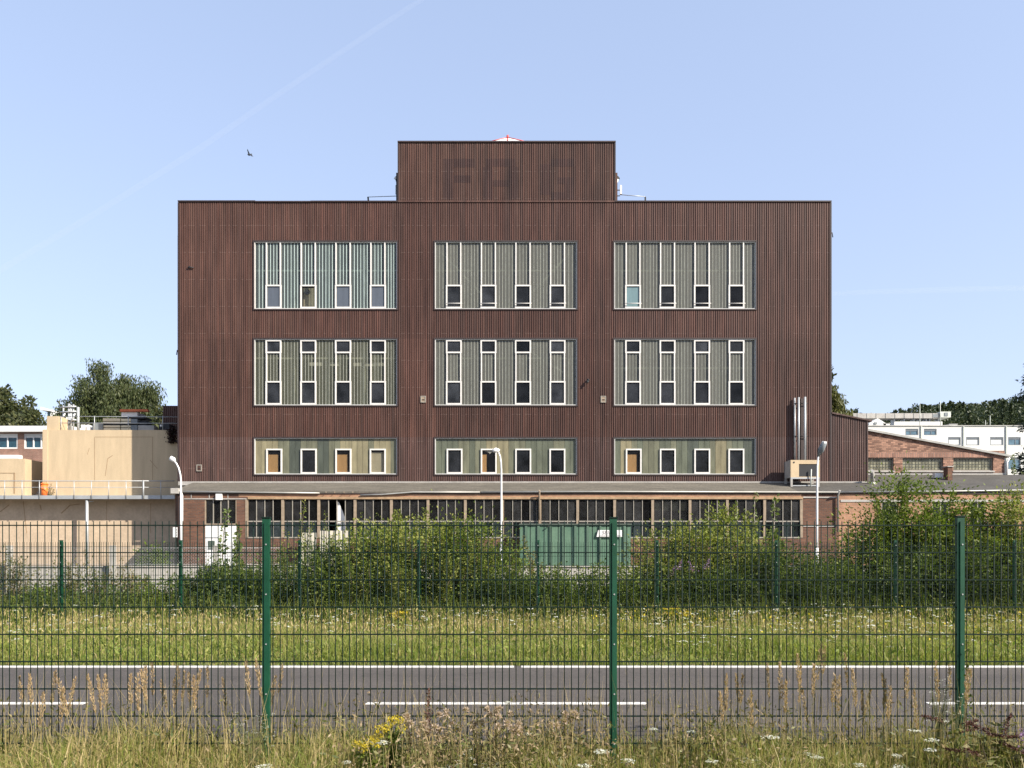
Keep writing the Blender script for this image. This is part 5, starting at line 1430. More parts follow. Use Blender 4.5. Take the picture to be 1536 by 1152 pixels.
def conifer(name, label, px, D, top_py, wpx, mat, seed, n=9000):
    rng = np.random.default_rng(seed)
    x, y, z0 = X(px, D), D, float(ground_z(D)); H = Z(top_py, D) - z0; W = wpx * D / F / 2
    t = thing(name, label, 'tree', (x, y, z0))
    mb = MB(); mb.tube([(x, y, z0 - 0.2), (x, y, z0 + H * 0.5), (x, y, z0 + H)], [0.3, 0.18, 0.03], 8)
    C, Dr = [], []
    nb = 60
    for k in range(nb):
        f = 0.1 + 0.88 * (k / nb); zz = z0 + H * f
        L = W * (1.08 - f) ** 0.75 * rng.uniform(0.55, 1.12); a = rng.uniform(0, 2 * np.pi)
        dv = np.array([math.cos(a), math.sin(a), -0.12 + rng.uniform(-0.1, 0.12)])
        mb.tube([(x, y, zz), tuple(np.array([x, y, zz]) + dv * L * 0.6), tuple(np.array([x, y, zz + 0.12 * L]) + dv * L)], [0.06, 0.04, 0.01], 4, caps=False)
        per = int(n / nb * (0.4 + 1.2 * (1 - f)))
        s = rng.uniform(0.15, 1.02, per)
        C.append(np.array([x, y, zz]) + dv * (L * s)[:, None] + rng.normal(size=(per, 3)) * np.array([0.22, 0.22, 0.16]) + np.array([0, 0, 0.1]) * (s ** 2)[:, None] * L)
        Dr.append(dv + rng.normal(size=(per, 3)) * 0.55 + np.array([0, 0, -0.35]))
    mb.build('trunk', m_bark, t)
    V, Q = leaf_quads(np.concatenate(C), np.concatenate(Dr), rng.uniform(0.16, 0.4, sum(map(len, C))), 0.35, rng)
    np_mesh('crown', V, Q, mats=[mat], parent=t, kind='stuff')


conifer('conifer_tree', 'dark blue green conifer at the right edge beside the white building', 1553, 62, 524, 100, m_leaf_conifer, 21, 11000)
shrub('roof_shrub', 'yellow green bush behind the right end of the brick annex', X(1517, 58), 58, Z(683, 58) - YARD, 2.2, 14, 260, 0.28, m_leaf_poplar, seed=31, low=0.5)
t_sh = shrub('stair_shrub', 'overgrown dark shrub in the gap above the concrete stairs', Xq(52), QD + 3.4, Zq(662) - YARD, 2.3, 26, 300, 0.26, m_leaf_dark, seed=32, low=0.45)
shrub('gallery_weed', 'small weed growing on the steel walkway beside the orange bin', Xq(75), QD - 0.3, 1.0, 0.7, 5, 30, 0.12, m_leaf_weed, seed=33).location.z = deck_z - 0.04
# dark red creeper hanging over the cream roof edge beside the factory
rng = np.random.default_rng(5)
n = 900
tc = thing('creeper', 'dark red creeper hanging over the cream roof edge beside the factory', 'creeper', (Xq(259), QD, Zq(650)))
C = np.stack([rng.normal(Xq(259.5), 0.16, n), rng.uniform(QD - 0.25, QD + 0.1, n), Zq(642) - rng.uniform(0, 1, n) ** 1.3 * 0.95], 1)
C[:, 0] = np.minimum(C[:, 0], ex - 0.03)
V, Q = leaf_quads(C, rng.normal(size=(n, 3)) + np.array([0, -0.3, -0.8]), rng.uniform(0.07, 0.15, n), 0.7, rng)
np_mesh('foliage', V, Q, mats=[m_leaf_redvine], parent=tc, kind='stuff')
MB().tube([(Xq(262), QD + 0.2, Zq(645)), (Xq(260), QD - 0.1, Zq(647)), (Xq(259), QD - 0.12, Zq(660))], 0.02, 5).build('stem', m_twig, tc)

# the wood on the hill: hundreds of crowns that read as one mass
rng = np.random.default_rng(17)
fw = NP()
def crown_pts(cx, cy, zb, h, w, n, con):
    u = unit(rng.normal(size=(n, 3)))
    if con:
        f = rng.uniform(0, 1, n) ** 0.7
        a = rng.uniform(0, 2 * np.pi, n)
        P = np.stack([cx + np.cos(a) * w * (1 - f) * rng.uniform(0.6, 1.1, n), cy + np.sin(a) * w * (1 - f), zb + h * f], 1)
    else:
        lob = np.clip(rng.normal(size=(6, 3)), -1.4, 1.4) * np.array([0.45, 0.45, 0.16]); lob[:, 2] += 0.62
        k = rng.integers(0, 6, n)
        P = np.stack([cx + (lob[k, 0] + u[:, 0] * 0.45) * w, cy + (lob[k, 1] + u[:, 1] * 0.45) * w, zb + (lob[k, 2] + u[:, 2] * 0.26) * h], 1)
    return P, u
for i in range(300):
    px = rng.uniform(1325, 1600)
    d = rng.uniform(225, 330)
    cx = X(px, d)
    # the skyline: rises to the right, with a dip around 1400
    ytop = np.interp(px, [1325, 1345, 1372, 1400, 1420, 1445, 1470, 1500, 1530, 1600], [622, 613, 607, 603, 601, 602, 601, 597, 594, 588])
    h = rng.uniform(12, 20)
    con = rng.uniform() < 0.3
    zb = Z(ytop + rng.uniform(1, 7) + (0 if d > 260 else rng.uniform(4, 18)), d) - h * (1.03 if con else 1.12)
    P, u = crown_pts(cx, d, zb, h * (1.04 if con else 1), rng.uniform(3.4, 5.6) * (0.7 if con else 1), 900, con)
    V, Q = leaf_quads(P, u + rng.normal(size=u.shape) * 0.5, rng.uniform(0.38, 0.85, len(P)), 0.7, rng)
    fw.add(V, Q)
fo = fw.build('forest', [m_leaf_forest])
tag(fo, 'dark mixed wood on the hill behind the white building', 'wood', kind='stuff')

# ------------------------------------------------------------------ far fence, chain link fence
def far_fence():
    D = 16.9
    t = thing('mesh_fence', 'green welded mesh fence on the far side of the road in front of the bushes', 'fence', (0, D, 0))
    x0 = X(92, D); sp = (X(1343, D) - X(92, D)) / 7
    top, bot = Z(811, D), 0.0
    for k in range(-2, 11):
        xx = x0 + sp * k
        p = bx('post', m_green_far, t, xx - 0.03, xx + 0.03, D - 0.02, D + 0.02, bot, top)
        bx('post_cap', m_green_far, p, xx - 0.034, xx + 0.034, D - 0.024, D + 0.024, top + 0.001, top + 0.012)
        for j in range(5):
            bx('clip', m_galv, p, xx - 0.008, xx + 0.008, D - 0.03, D - 0.0205, 0.25 + j * 0.36, 0.266 + j * 0.36)
    for k in range(-2, 10):
        a, b = x0 + sp * k + 0.01, x0 + sp * (k + 1) - 0.01
        mb = MB()
        n = 50
        for i in range(n + 1):
            xx = a + (b - a) * i / n
            mb.box(xx - 0.0028, xx + 0.0028, D - 0.03, D - 0.0245, 0.04, top - 0.03)
        for j in range(9):
            zz = 0.07 + j * 0.2
            if zz < top - 0.05: mb.box(a, b, D - 0.036, D - 0.0302, zz - 0.004, zz + 0.004); mb.box(a, b, D - 0.0243, D - 0.0205, zz - 0.004, zz + 0.004)
        mb.build('wire_panel', m_green_wire, t, kind='stuff')
far_fence()


m_wall_pale = M('pale_concrete_wall', (0.40, 0.375, 0.34), 0.9, var=0.22, scale=1.2, fine=0.12, fscale=14)
lw = thing('low_wall', 'low pale concrete wall along the edge of the factory yard behind the bushes', 'wall', (0, 21, 0.3))
xa = X(-140, 20.9)
while xa < X(1680, 20.9):
    bx('wall_panel', m_wall_pale, lw, xa, xa + 2.58, 20.9, 21.1, 0.2, Z(850.5, 20.9))
    bx('wall_cap', m_wall_pale, lw, xa, xa + 2.58, 20.87, 21.13, Z(850.5, 20.9) + 0.001, Z(848.5, 20.9))
    xa += 2.6


def chain_link():
    D = 21.0; zb = Z(848.5, 20.9) + 0.004; ht = 0.46
    t = thing('chain_link_fence', 'low grey chain link fence with concrete posts on top of the low pale wall', 'fence', (-9, D, zb))
    x0, x1 = X(-90, D), X(420, D)
    xx = X(23, D) - 2 * (X(176, D) - X(23, D))
    while xx < x1:
        bx('post', m_concrete, t, xx - 0.06, xx + 0.06, D - 0.3, D - 0.18, 0.3, zb + ht + 0.06); xx += X(176, D) - X(23, D)
    mb = MB(); st = 0.075
    n = int((x1 - x0) / st)
    for k in range(-int(ht / st), n):
        for sg in (1, -1):
            a = x0 + k * st
            z0_, z1_ = (zb, zb + ht) if sg > 0 else (zb + ht, zb)
            f0, f1 = max(0, (x0 - a) / ht), min(1, (x1 - a) / ht)
            if f1 <= f0: continue
            p = (a + ht * f0, z0_ + (z1_ - z0_) * f0); q = (a + ht * f1, z0_ + (z1_ - z0_) * f1)
            w = 0.0028
            mb.face([(p[0], D - sg * 0.004, p[1] - w), (q[0], D - sg * 0.004, q[1] - w), (q[0], D - sg * 0.004, q[1] + w), (p[0], D - sg * 0.004, p[1] + w)])
    mb.build('chain_mesh', m_galv, t, kind='stuff')
    for zz in (zb + 0.03, zb + ht):
        MB().tube([(x0, D, zz), (x1, D, zz)], 0.005, 5).build('line_wire', m_galv, t)
chain_link()

# ------------------------------------------------------------------ bushes behind the far fence
def S_(name, label, px, D, top, wpx, nst, leafn, ls, mat, **k):
    x = X(px, D); h = Z(top, D) - float(ground_z(D)); w = wpx * D / F
    if name == 'bush': leafn = int(leafn * 1.5); k['fill'] = int(k.get('fill', 0) * 4.2); w *= 1.22; D_ = D
    return shrub(name, label, x, D, h, w, nst, leafn, ls, mat, **k)

B = 'bushes behind the far mesh fence'
S_('bush', 'big light green bush left of centre, tallest beside the third far fence post', 622, 18.6, 762, 200, 46, 380, 0.085, m_leaf_lite, seed=41, fill=2500, group=B)
S_('bush', 'dense bush joined to the right side of the big light green bush', 700, 18.5, 772, 130, 30, 340, 0.085, m_leaf_bush, seed=42, fill=1500, group=B)
S_('bush', 'mid green bush joined to the left side of the big light green bush', 540, 18.4, 796, 140, 28, 330, 0.08, m_leaf_bush, seed=43, fill=1600, group=B)
S_('bush', 'dark low bush with dry patches between left front fence post and big bush', 455, 18.4, 812, 140, 24, 300, 0.075, m_leaf_dark, seed=44, fill=1500, group=B)
S_('bush', 'dark leafy bush in front of the white door', 335, 18.5, 838, 120, 22, 330, 0.08, m_leaf_dark, seed=45, fill=1700, group=B)
S_('bush', 'low dark bush between the white door bush and the left front fence post', 400, 18.3, 850, 90, 16, 260, 0.075, m_leaf_bush, seed=46, fill=1200, group=B)
S_('sapling', 'light green sapling with round leaves in front of the white door', 352, 19.2, 764, 40, 4, 120, 0.13, m_leaf_poplar, cat='sapling', asp=0.8, seed=47, low=0.1, hvar=0.2)
S_('sapling', 'thin sapling before the glazing between the white door and the big bush', 452, 19.6, 752, 52, 5, 120, 0.10, m_leaf_lite, cat='sapling', seed=48, low=0.2, hvar=0.25)
S_('sapling', 'slim shoots before the glazing just left of the white torn curtain', 497, 19.6, 768, 44, 5, 90, 0.09, m_leaf_lite, cat='sapling', seed=49, low=0.2)
S_('bush', 'sparse yellowing plant at the left end of the green container', 790, 19.3, 803, 42, 9, 150, 0.085, m_leaf_yell, seed=50, group=B)
S_('bush', 'low dark bush right of the big bush and below the middle street lamp', 765, 18.0, 852, 110, 20, 260, 0.075, m_leaf_dark, seed=51, fill=1300, group=B)
S_('bush', 'low loose bush under the left half of the green container', 845, 18.0, 850, 120, 20, 260, 0.075, m_leaf_bush, seed=52, fill=1100, group=B)
S_('bush', 'low loose bush under the sign of the green container', 925, 18.0, 842, 120, 20, 240, 0.075, m_leaf_bush, seed=53, fill=1100, group=B)
S_('bush', 'tall shrub before the glazing right of the container', 1010, 18.8, 782, 110, 24, 330, 0.085, m_leaf_lite, seed=54, fill=1800, group=B)
S_('bush', 'tall shrub with upright shoots, highest one before the right part of the glazing', 1090, 18.9, 756, 130, 24, 380, 0.09, m_leaf_lite, seed=55, fill=2000, hvar=0.45, group=B)
S_('bush', 'dark bush with lilac flower spikes at the foot of the tall shrubs', 1040, 18.4, 838, 150, 28, 330, 0.08, m_leaf_dark, seed=56, fill=2000, group=B)
S_('bush', 'dark bush filling the foot of the glazing left of the straight street lamp', 1150, 18.2, 812, 130, 24, 330, 0.08, m_leaf_dark, seed=57, fill=1800, group=B)
S_('sapling', 'sapling with big round leaves before the last panes of the glazing', 1172, 19.7, 744, 40, 4, 90, 0.15, m_leaf_poplar, cat='sapling', asp=0.85, seed=58, low=0.15, hvar=0.25)
S_('sapling', 'leafy upright shoot just left of the big leaved sapling', 1137, 19.8, 740, 36, 4, 110, 0.11, m_leaf_poplar, cat='sapling', asp=0.6, seed=59, low=0.15)
S_('bush', 'grey green low bush below the straight street lamp', 1220, 18.1, 834, 130, 24, 300, 0.07, m_leaf_dark, seed=60, fill=1700, group=B)
S_('bush', 'medium bush right of the workshop downpipe', 1285, 18.7, 790, 110, 22, 330, 0.085, m_leaf_bush, seed=61, fill=1300, group=B)
S_('bush', 'very tall bush with feathery tips before the glass block windows', 1370, 19.0, 708, 150, 34, 470, 0.095, m_leaf_bush, seed=62, fill=2600, hvar=0.45, group=B)
S_('bush', 'tall dense bush behind the right front fence post', 1440, 18.8, 738, 150, 32, 440, 0.095, m_leaf_bush, seed=63, fill=2400, group=B)
S_('bush', 'tall dense bush at the right picture edge below the conifer', 1520, 18.9, 722, 160, 34, 450, 0.095, m_leaf_lite, seed=64, fill=2400, hvar=0.5, group=B)
S_('bush', 'dark lower bush in front of the tall bushes at the right', 1360, 18.2, 815, 150, 28, 330, 0.085, m_leaf_dark, seed=65, fill=2200, group=B)
S_('bush', 'dark lower bush in front of the right edge bush', 1480, 18.2, 805, 160, 28, 330, 0.085, m_leaf_dark, seed=66, fill=2200, group=B)
S_('bush', 'bush just beyond the right picture edge', 1610, 18.8, 740, 150, 28, 380, 0.09, m_leaf_bush, seed=67, fill=2000, group=B)
W_ = 'weeds behind the left part of the far fence'
S_('weed_clump', 'tall weed clump at the left picture edge with dry seed heads', 12, 18.6, 816, 80, 16, 130, 0.075, m_leaf_weed, cat='weeds', seed=70, fill=500, group=W_)
S_('weed_clump', 'weed clump right of the first far fence post', 125, 18.6, 824, 85, 18, 130, 0.075, m_leaf_weed, cat='weeds', seed=71, fill=700, group=W_)
S_('weed_clump', 'thin dry weeds between the first and second far fence posts', 190, 18.9, 835, 70, 12, 80, 0.07, m_leaf_yell, cat='weeds', seed=72, fill=250, group=W_)
S_('weed_clump', 'low green weeds just left of the second far fence post', 245, 18.2, 868, 80, 16, 150, 0.075, m_leaf_bush, cat='weeds', seed=73, fill=800, group=W_)
S_('weed_clump', 'low dark green weeds before the first far fence post', 70, 18.2, 872, 110, 18, 150, 0.075, m_leaf_bush, cat='weeds', seed=74, fill=1000, group=W_)
S_('weed_clump', 'low dark weeds in the middle between the first two far fence posts', 165, 18.1, 878, 90, 16, 150, 0.075, m_leaf_dark, cat='weeds', seed=75, fill=900, group=W_)
S_('weed_clump', 'bush of weeds before the dark corner between cream wall and workshop', 232, 26, 812, 60, 14, 150, 0.12, m_leaf_bush, cat='weeds', seed=76, fill=500, group=W_)
S_('weed_clump', 'weeds at the foot of the white door', 285, 18.4, 872, 70, 14, 140, 0.075, m_leaf_weed, cat='weeds', seed=77, fill=700, group=W_)

# undergrowth along the whole far fence
rng = np.random.default_rng(23)
ug = NP()
n = 42000
x = rng.uniform(X(-120, 18), X(1660, 18), n); y = 17.0 + 0.45 * np.sin(x * 1.9) * np.sin(x * 0.71 + 2) + 0.25 * np.sin(x * 5.3) + rng.uniform(0, 1, n) * 2.3
g = ground_z(y)
hh = ((0.30 + 0.22 * np.sin(x * 1.7) + 0.2 * np.sin(x * 0.63 + 1)) * np.where(x < X(300, 18), 0.45, 0.9) + 0.28) * np.clip(0.45 + (y - 16.8) / 1.2, 0.4, 1.0)
C = np.stack([x, y, g + rng.uniform(0.02, 1, n) * hh], 1)
V, Q = leaf_quads(C, rng.normal(size=(n, 3)) + np.array([0, -0.2, 0.5]), rng.uniform(0.04, 0.11, n), 0.5, rng)
ug.add(V, Q)
n = 9000
x = rng.uniform(X(-120, 18), X(1660, 18), n); y = rng.uniform(16.2, 18.4, n)
V, Q, T = blades(x, y, ground_z(y), rng.uniform(0.25, 0.8, n), rng.uniform(0.006, 0.012, n), rng.uniform(0.05, 0.5, n), rng)
ug.add(V, Q, T, 1)
tag(ug.build('undergrowth', [m_leaf_dark, m_grass]), 'dark undergrowth along the foot of the far mesh fence', 'undergrowth', kind='stuff')
# lilac flower spikes
for i, (px, py) in enumerate(((1019, 847), (1036, 850), (1060, 846), (1160, 935), (1008, 858))):
    D = 18.0 if i < 3 or i == 4 else 16.6
    x, z = X(px, D), Z(py, D)
    t = thing('lilac_flower', 'lilac flower spike on the dark bush right of the container', 'flower', (x, D, float(ground_z(D))), 'lilac flower spikes')
    MB().tube([(x, D, float(ground_z(D))), (x + 0.03, D, z - 0.1), (x, D - 0.05, z + 0.05)], 0.006, 4).build('stem', m_stem, t)
    n = 90; f = rng.uniform(0, 1, n)
    C = np.stack([x + rng.normal(0, 0.035, n) * (1.1 - f) + (f - 0.5) * 0.1 * (-1) ** i, D - 0.06 + rng.normal(0, 0.03, n), z - 0.1 + f * 0.22], 1)
    V, Q = leaf_quads(C, rng.normal(size=(n, 3)), rng.uniform(0.02, 0.04, n), 0.8, rng)
    np_mesh('petals', V, Q, mats=[m_purple], parent=t, kind='stuff')

# ------------------------------------------------------------------ far verge: grass, seed heads, flowers
rng = np.random.default_rng(29)
vg = NP()
n = 105000
y = 11.02 + (17.3 - 11.02) * rng.uniform(0, 1, n) ** 1.15
x = rng.uniform(-1, 1, n) * (y * 0.66 + 3.5)
f = np.clip((y - 11.0) / 5.5, 0, 1)
patch = 0.75 + 0.25 * np.sin(x * 0.9 + y * 1.3) + 0.2 * np.sin(x * 2.3 - y * 0.7 + 2)
h = (0.10 + 0.20 * np.clip((y - 11) / 0.8, 0, 1) - 0.02 * f) * patch * rng.uniform(0.55, 1.3, n)
dry = 0.5 + 0.5 * np.sin(x * 0.55 + 1.3 * np.sin(y * 0.9)) * np.sin(x * 1.35 + y)
i1 = rng.uniform(0, 1, n) < (0.02 + 0.10 * dry + 0.44 * f ** 1.3)
h = h * (0.72 + 0.45 * (1 - dry))
V, Q, T = blades(x, y, np.zeros(n), h, rng.uniform(0.006, 0.013, n), rng.uniform(0.05, 0.75, n), rng)
kk = np.repeat(i1, 1)
vg.V.append(V); vg.n = len(V); vg.Q.append(Q); vg.T.append(T); vg.mq.append(kk.astype(int)); vg.mt.append(kk.astype(int))
# loose seed heads that make the pale band below the bushes
n = 9000
y = rng.uniform(12.6, 17.0, n); x = rng.uniform(-1, 1, n) * (y * 0.66 + 3); hh = rng.uniform(0.18, 0.40, n)
C = np.stack([x, y, hh], 1)
V, Q = leaf_quads(C, rng.normal(size=(n, 3)) * 0.3 + np.array([0, 0, 1]), rng.uniform(0.03, 0.08, n), 0.25, rng)
vg.add(V, Q, None, 1)
# broad leaves low down
n = 12000
y = rng.uniform(11.1, 17.0, n); x = rng.uniform(-1, 1, n) * (y * 0.66 + 3)
C = np.stack([x, y, rng.uniform(0.02, 0.22, n)], 1)
V, Q = leaf_quads(C, rng.normal(size=(n, 3)) + np.array([0, 0, 0.4]), rng.uniform(0.04, 0.1, n), 0.4, rng)
vg.add(V, Q, None, 0)
tag(vg.build('verge_grass', [m_grass, m_straw]), 'sunlit tall grass verge between the road and the far mesh fence', 'grass', kind='stuff')


def umbel_np(C, r, rng, mats=0, n=16, acc=None, up=0.05):
    """flat white umbels: a dome of small petals"""
    for c, rr in zip(C, r):
        a = rng.uniform(0, 2 * np.pi, n); q = np.sqrt(rng.uniform(0, 1, n)) * rr
        P = np.stack([c[0] + np.cos(a) * q, c[1] + np.sin(a) * q, c[2] + rng.uniform(-0.1, 0.1, n) * rr - 0.2 * q * q / max(rr, 1e-6)], 1)
        V, Q = leaf_quads(P, np.stack([np.cos(a + 1), np.sin(a + 1), rng.uniform(-0.2, 0.3, n)], 1), np.full(n, rr * 0.75), 0.9, rng, flat=0.8)
        acc.add(V, Q, None, mats)


wf = NP()
n = 950
y = 11.9 + 5.1 * rng.uniform(0, 1, n) ** 0.8; x = rng.uniform(-1, 1, n) * (y * 0.66 + 2.5)
keep = rng.uniform(0, 1, n) < np.where(x > 2.5, 1.0, 0.62)
x, y = x[keep], y[keep]
umbel_np(np.stack([x, y, rng.uniform(0.12, 0.5, len(x))], 1), rng.uniform(0.02, 0.06, len(x)), rng, 0, 9, wf)
n = 420
y = 12.0 + 5 * rng.uniform(0, 1, n); x = rng.uniform(1.5, 12.5, n)
C = np.stack([x, y, rng.uniform(0.2, 0.5, n)], 1)
V, Q = leaf_quads(C, rng.normal(size=(n, 3)), rng.uniform(0.02, 0.055, n), 0.8, rng); wf.add(V, Q, None, 1)
tag(wf.build('wildflowers', [m_petal, m_yellow]), 'white and yellow wildflowers scattered over the far grass verge', 'wildflowers', kind='stuff')


def goldenrod(px, top, D, wpx, label, seed, heads=7, drop=0.0):
    rng = np.random.default_rng(seed)
    x = X(px, D); z0 = float(ground_z(D)); z = Z(top, D); w = wpx * D / F / 2
    t = thing('goldenrod', label, 'goldenrod', (x, D, z0))
    sb = MB(); C = []; LC = []; LD_ = []
    for k in range(heads):
        hx = x + w * (2 * (k + 0.5) / heads - 1) + rng.normal() * w * 0.12; hz = z - abs(rng.normal()) * 0.02 - 0.012 * abs(k - heads / 2) - drop * rng.uniform(0, 1)
        hy = D + rng.normal() * 0.05
        sb.tube([(x + rng.normal() * 0.02, D, z0), (x + (hx - x) * 0.25, D, z0 + (hz - z0) * 0.6), (hx, hy, hz - 0.01)], [0.006, 0.004, 0.002], 4, caps=False)
        m = 70; a = rng.uniform(0, 1, m)
        C.append(np.stack([hx + (a - 0.5) * w * 0.75 + rng.normal(0, 0.012, m), hy + rng.normal(0, 0.03, m), hz - 0.02 * rng.uniform(0, 1, m) + 0.018 * np.sin(a * 9)], 1))
        q = 26; f = rng.uniform(0.15, 0.85, q)
        LC.append(np.stack([x + (hx - x) * f * 0.5, D + rng.normal(0, 0.02, q), z0 + (hz - z0) * f], 1)); LD_.append(rng.normal(size=(q, 3)) + np.array([0, 0, 0.2]))
    sb.build('stem', m_stem, t, kind='stuff')
    C = np.concatenate(C)
    sc = D / 5.3
    V, Q = leaf_quads(C, rng.normal(size=(len(C), 3)), rng.uniform(0.008, 0.017, len(C)) * (1 + 0.6 * (sc - 1)), 0.8, rng); np_mesh('blossom', V, Q, mats=[m_yellow], parent=t, kind='stuff')
    C = np.concatenate(LC); V, Q = leaf_quads(C, np.concatenate(LD_), rng.uniform(0.06, 0.12, len(C)), 0.2, rng); np_mesh('foliage', V, Q, mats=[m_leaf_bush], parent=t, kind='stuff')
goldenrod(598, 912, 16.6, 30, 'yellow flowering goldenrod at the foot of the big bush behind the verge', 81, 12, 0.26)
goldenrod(1010, 906, 16.6, 40, 'pale yellow goldenrod on the far verge right of the middle front fence post', 84, 7, 0.2)

# ------------------------------------------------------------------ near fence
def near_fence():
    D = 5.8
    t = thing('mesh_fence', 'tall dark green welded mesh fence with square posts in the foreground', 'fence', (0, D, 0))
    sp = X(920, D) - X(400, D); x0 = X(400.5, D)
    top = Z(788, D)
    for k in range(-2, 5):
        xx = x0 + sp * k
        tz = Z(778 - 0.0 if k != 2 else 776, D)
        p = bx('post', m_green_post, t, xx - 0.03, xx + 0.022, D - 0.018, D + 0.018, -0.3, tz)
        bx('cover_bar', m_green_post, p, xx - 0.014, xx + 0.016, D - 0.026, D - 0.0182, 0.0, tz - 0.03)
        bx('post_cap', m_green_wire, p, xx - 0.034, xx + 0.026, D - 0.022, D + 0.022, tz + 0.001, tz + 0.012)
        for j in range(5):
            MB().tube([(xx + 0.001, D - 0.03, 0.2 + 0.36 * j), (xx + 0.001, D - 0.0262, 0.2 + 0.36 * j)], 0.006, 6).build('bolt', m_galv, p)
    proto_v, proto_h = {}, {}
    gap = (Z(788, D) - Z(1115, D)) / 8
    for k in range(-2, 4):
        a, b = x0 + sp * k + 0.024, x0 + sp * (k + 1) - 0.032
        for j in range(9):
            zz = top - gap * j
            mb = MB(); mb.box(a, b, D - 0.0095, D - 0.0035, zz - 0.004, zz + 0.004); mb.box(a, b, D + 0.0035, D + 0.0095, zz - 0.004, zz + 0.004)
            o = mb.build('horizontal_wire', m_green_wire, t)
        n = 49
        for i in range(n):
            xx = a + 0.02 + (b - a - 0.04) * i / (n - 1)
            if 'o' not in proto_v:
                me = MB().tube([(0, 0, 0), (0, 0, top)], 0.0034, 6)
                proto_v['o'] = me.build('vertical_wire', m_green_wire, None)
                proto_v['o'].parent = t
                o = proto_v['o']
            else:
                o = proto_v['o'].copy(); COL.objects.link(o)
            o.location = (xx + random.gauss(0, 0.0012), 0.0, 0.03 + random.gauss(0, 0.002))
            o.rotation_euler = (0, random.gauss(0, 0.0012), 0)
near_fence()

# ------------------------------------------------------------------ near verge
rng = np.random.default_rng(37)
ng = NP()
n = 40000
y = rng.uniform(4.3, 6.5, n); x = rng.uniform(-1, 1, n) * (y * 0.66 + 1.2)
h0 = np.interp(x, [-4.2, -2.6, -1.6, -0.9, 0.2, 0.7, 1.4, 2.4, 3.0, 4.2], [0.42, 0.44, 0.42, 0.32, 0.30, 0.32, 0.40, 0.44, 0.36, 0.34])
h = h0 * np.where(y > 5.9, 0.62, 1.0) * rng.uniform(0.3, 1.2, n) * (0.85 + 0.22 * np.sin(x * 4.3 + 0.7) + 0.14 * np.sin(x * 9.1))
V, Q, T = blades(x, y, np.zeros(n), h, rng.uniform(0.003, 0.0075, n), rng.uniform(0.05, 0.8, n), rng)
k = (rng.uniform(0, 1, n) < np.interp(x, [-4, -2, -0.5, 1, 2, 4], [0.46, 0.44, 0.28, 0.26, 0.36, 0.3])).astype(int)
ng.V.append(V); ng.n = len(V); ng.Q.append(Q); ng.T.append(T); ng.mq.append(k); ng.mt.append(k)
# thin dry stalks rising above the sward
n = 1500
y = rng.uniform(4.9, 6.2, n); x = rng.uniform(-1, 1, n) * (y * 0.66 + 0.8)
V, Q, T = blades(x, y, np.zeros(n), rng.uniform(0.45, 0.85, n), np.full(n, 0.0032), rng.uniform(0.02, 0.3, n), rng); ng.add(V, Q, T, 1)
# tangled stems with small leaves in the middle stretch
n = 6500
y = rng.uniform(4.7, 6.2, n); x = rng.uniform(-1.1, 2.1, n) + rng.normal(0, 0.5, n)
cl = 0.75 + 0.3 * np.sin(x * 5.1) + 0.2 * np.sin(x * 11 + 1)
C = np.stack([x, y, rng.uniform(0.02, 0.50, n) * cl], 1)
V, Q = leaf_quads(C, rng.normal(size=(n, 3)) + np.array([0, 0, 0.4]), rng.uniform(0.015, 0.05, n), 0.35, rng); ng.add(V, Q, None, 2)
n = 6000
y = rng.uniform(4.7, 6.2, n); x = rng.uniform(-4.2, 4.2, n)
C = np.stack([x, y, rng.uniform(0.02, 0.45, n)], 1)
V, Q = leaf_quads(C, rng.normal(size=(n, 3)) + np.array([0, 0, 0.5]), rng.uniform(0.02, 0.06, n), 0.3, rng); ng.add(V, Q, None, 3)
tag(ng.build('near_grass', [m_grass_near, m_straw, m_drybrown, m_leaf_weed]), 'tall half dry grass along the foot of the near mesh fence', 'grass', kind='stuff')

PL = [(29, 1015), (44, 1013), (65, 1039), (83, 1007), (88, 1020), (95, 1032), (113, 1018), (132, 1013), (147, 1013), (158, 1013), (196, 1012), (206, 1013), (212, 1006), (218, 1000), (228, 995), (241, 1020), (262, 1018), (267, 1000), (277, 1008), (283, 1010), (291, 1015), (301, 1005), (311, 1000), (334, 1017), (369, 991), (384, 991), (413, 1015), (424, 998)]
PR = [(1080, 1039), (1090, 1013), (1104, 1012), (1114, 1013), (1127, 1039), (1151, 998), (1170, 995), (1179, 1022), (1196, 983), (1201, 998), (1203, 1032), (1221, 998), (1232, 967), (1237, 971), (1252, 1013), (1259, 1015), (1267, 981), (1279, 1005), (1293, 1037), (1306, 1035), (1323, 1012), (1328, 1018), (1335, 1032), (1361, 1003), (1371, 1037), (1403, 993), (1424, 998), (1451, 1005), (1456, 1005)]
rng = np.random.default_rng(43)
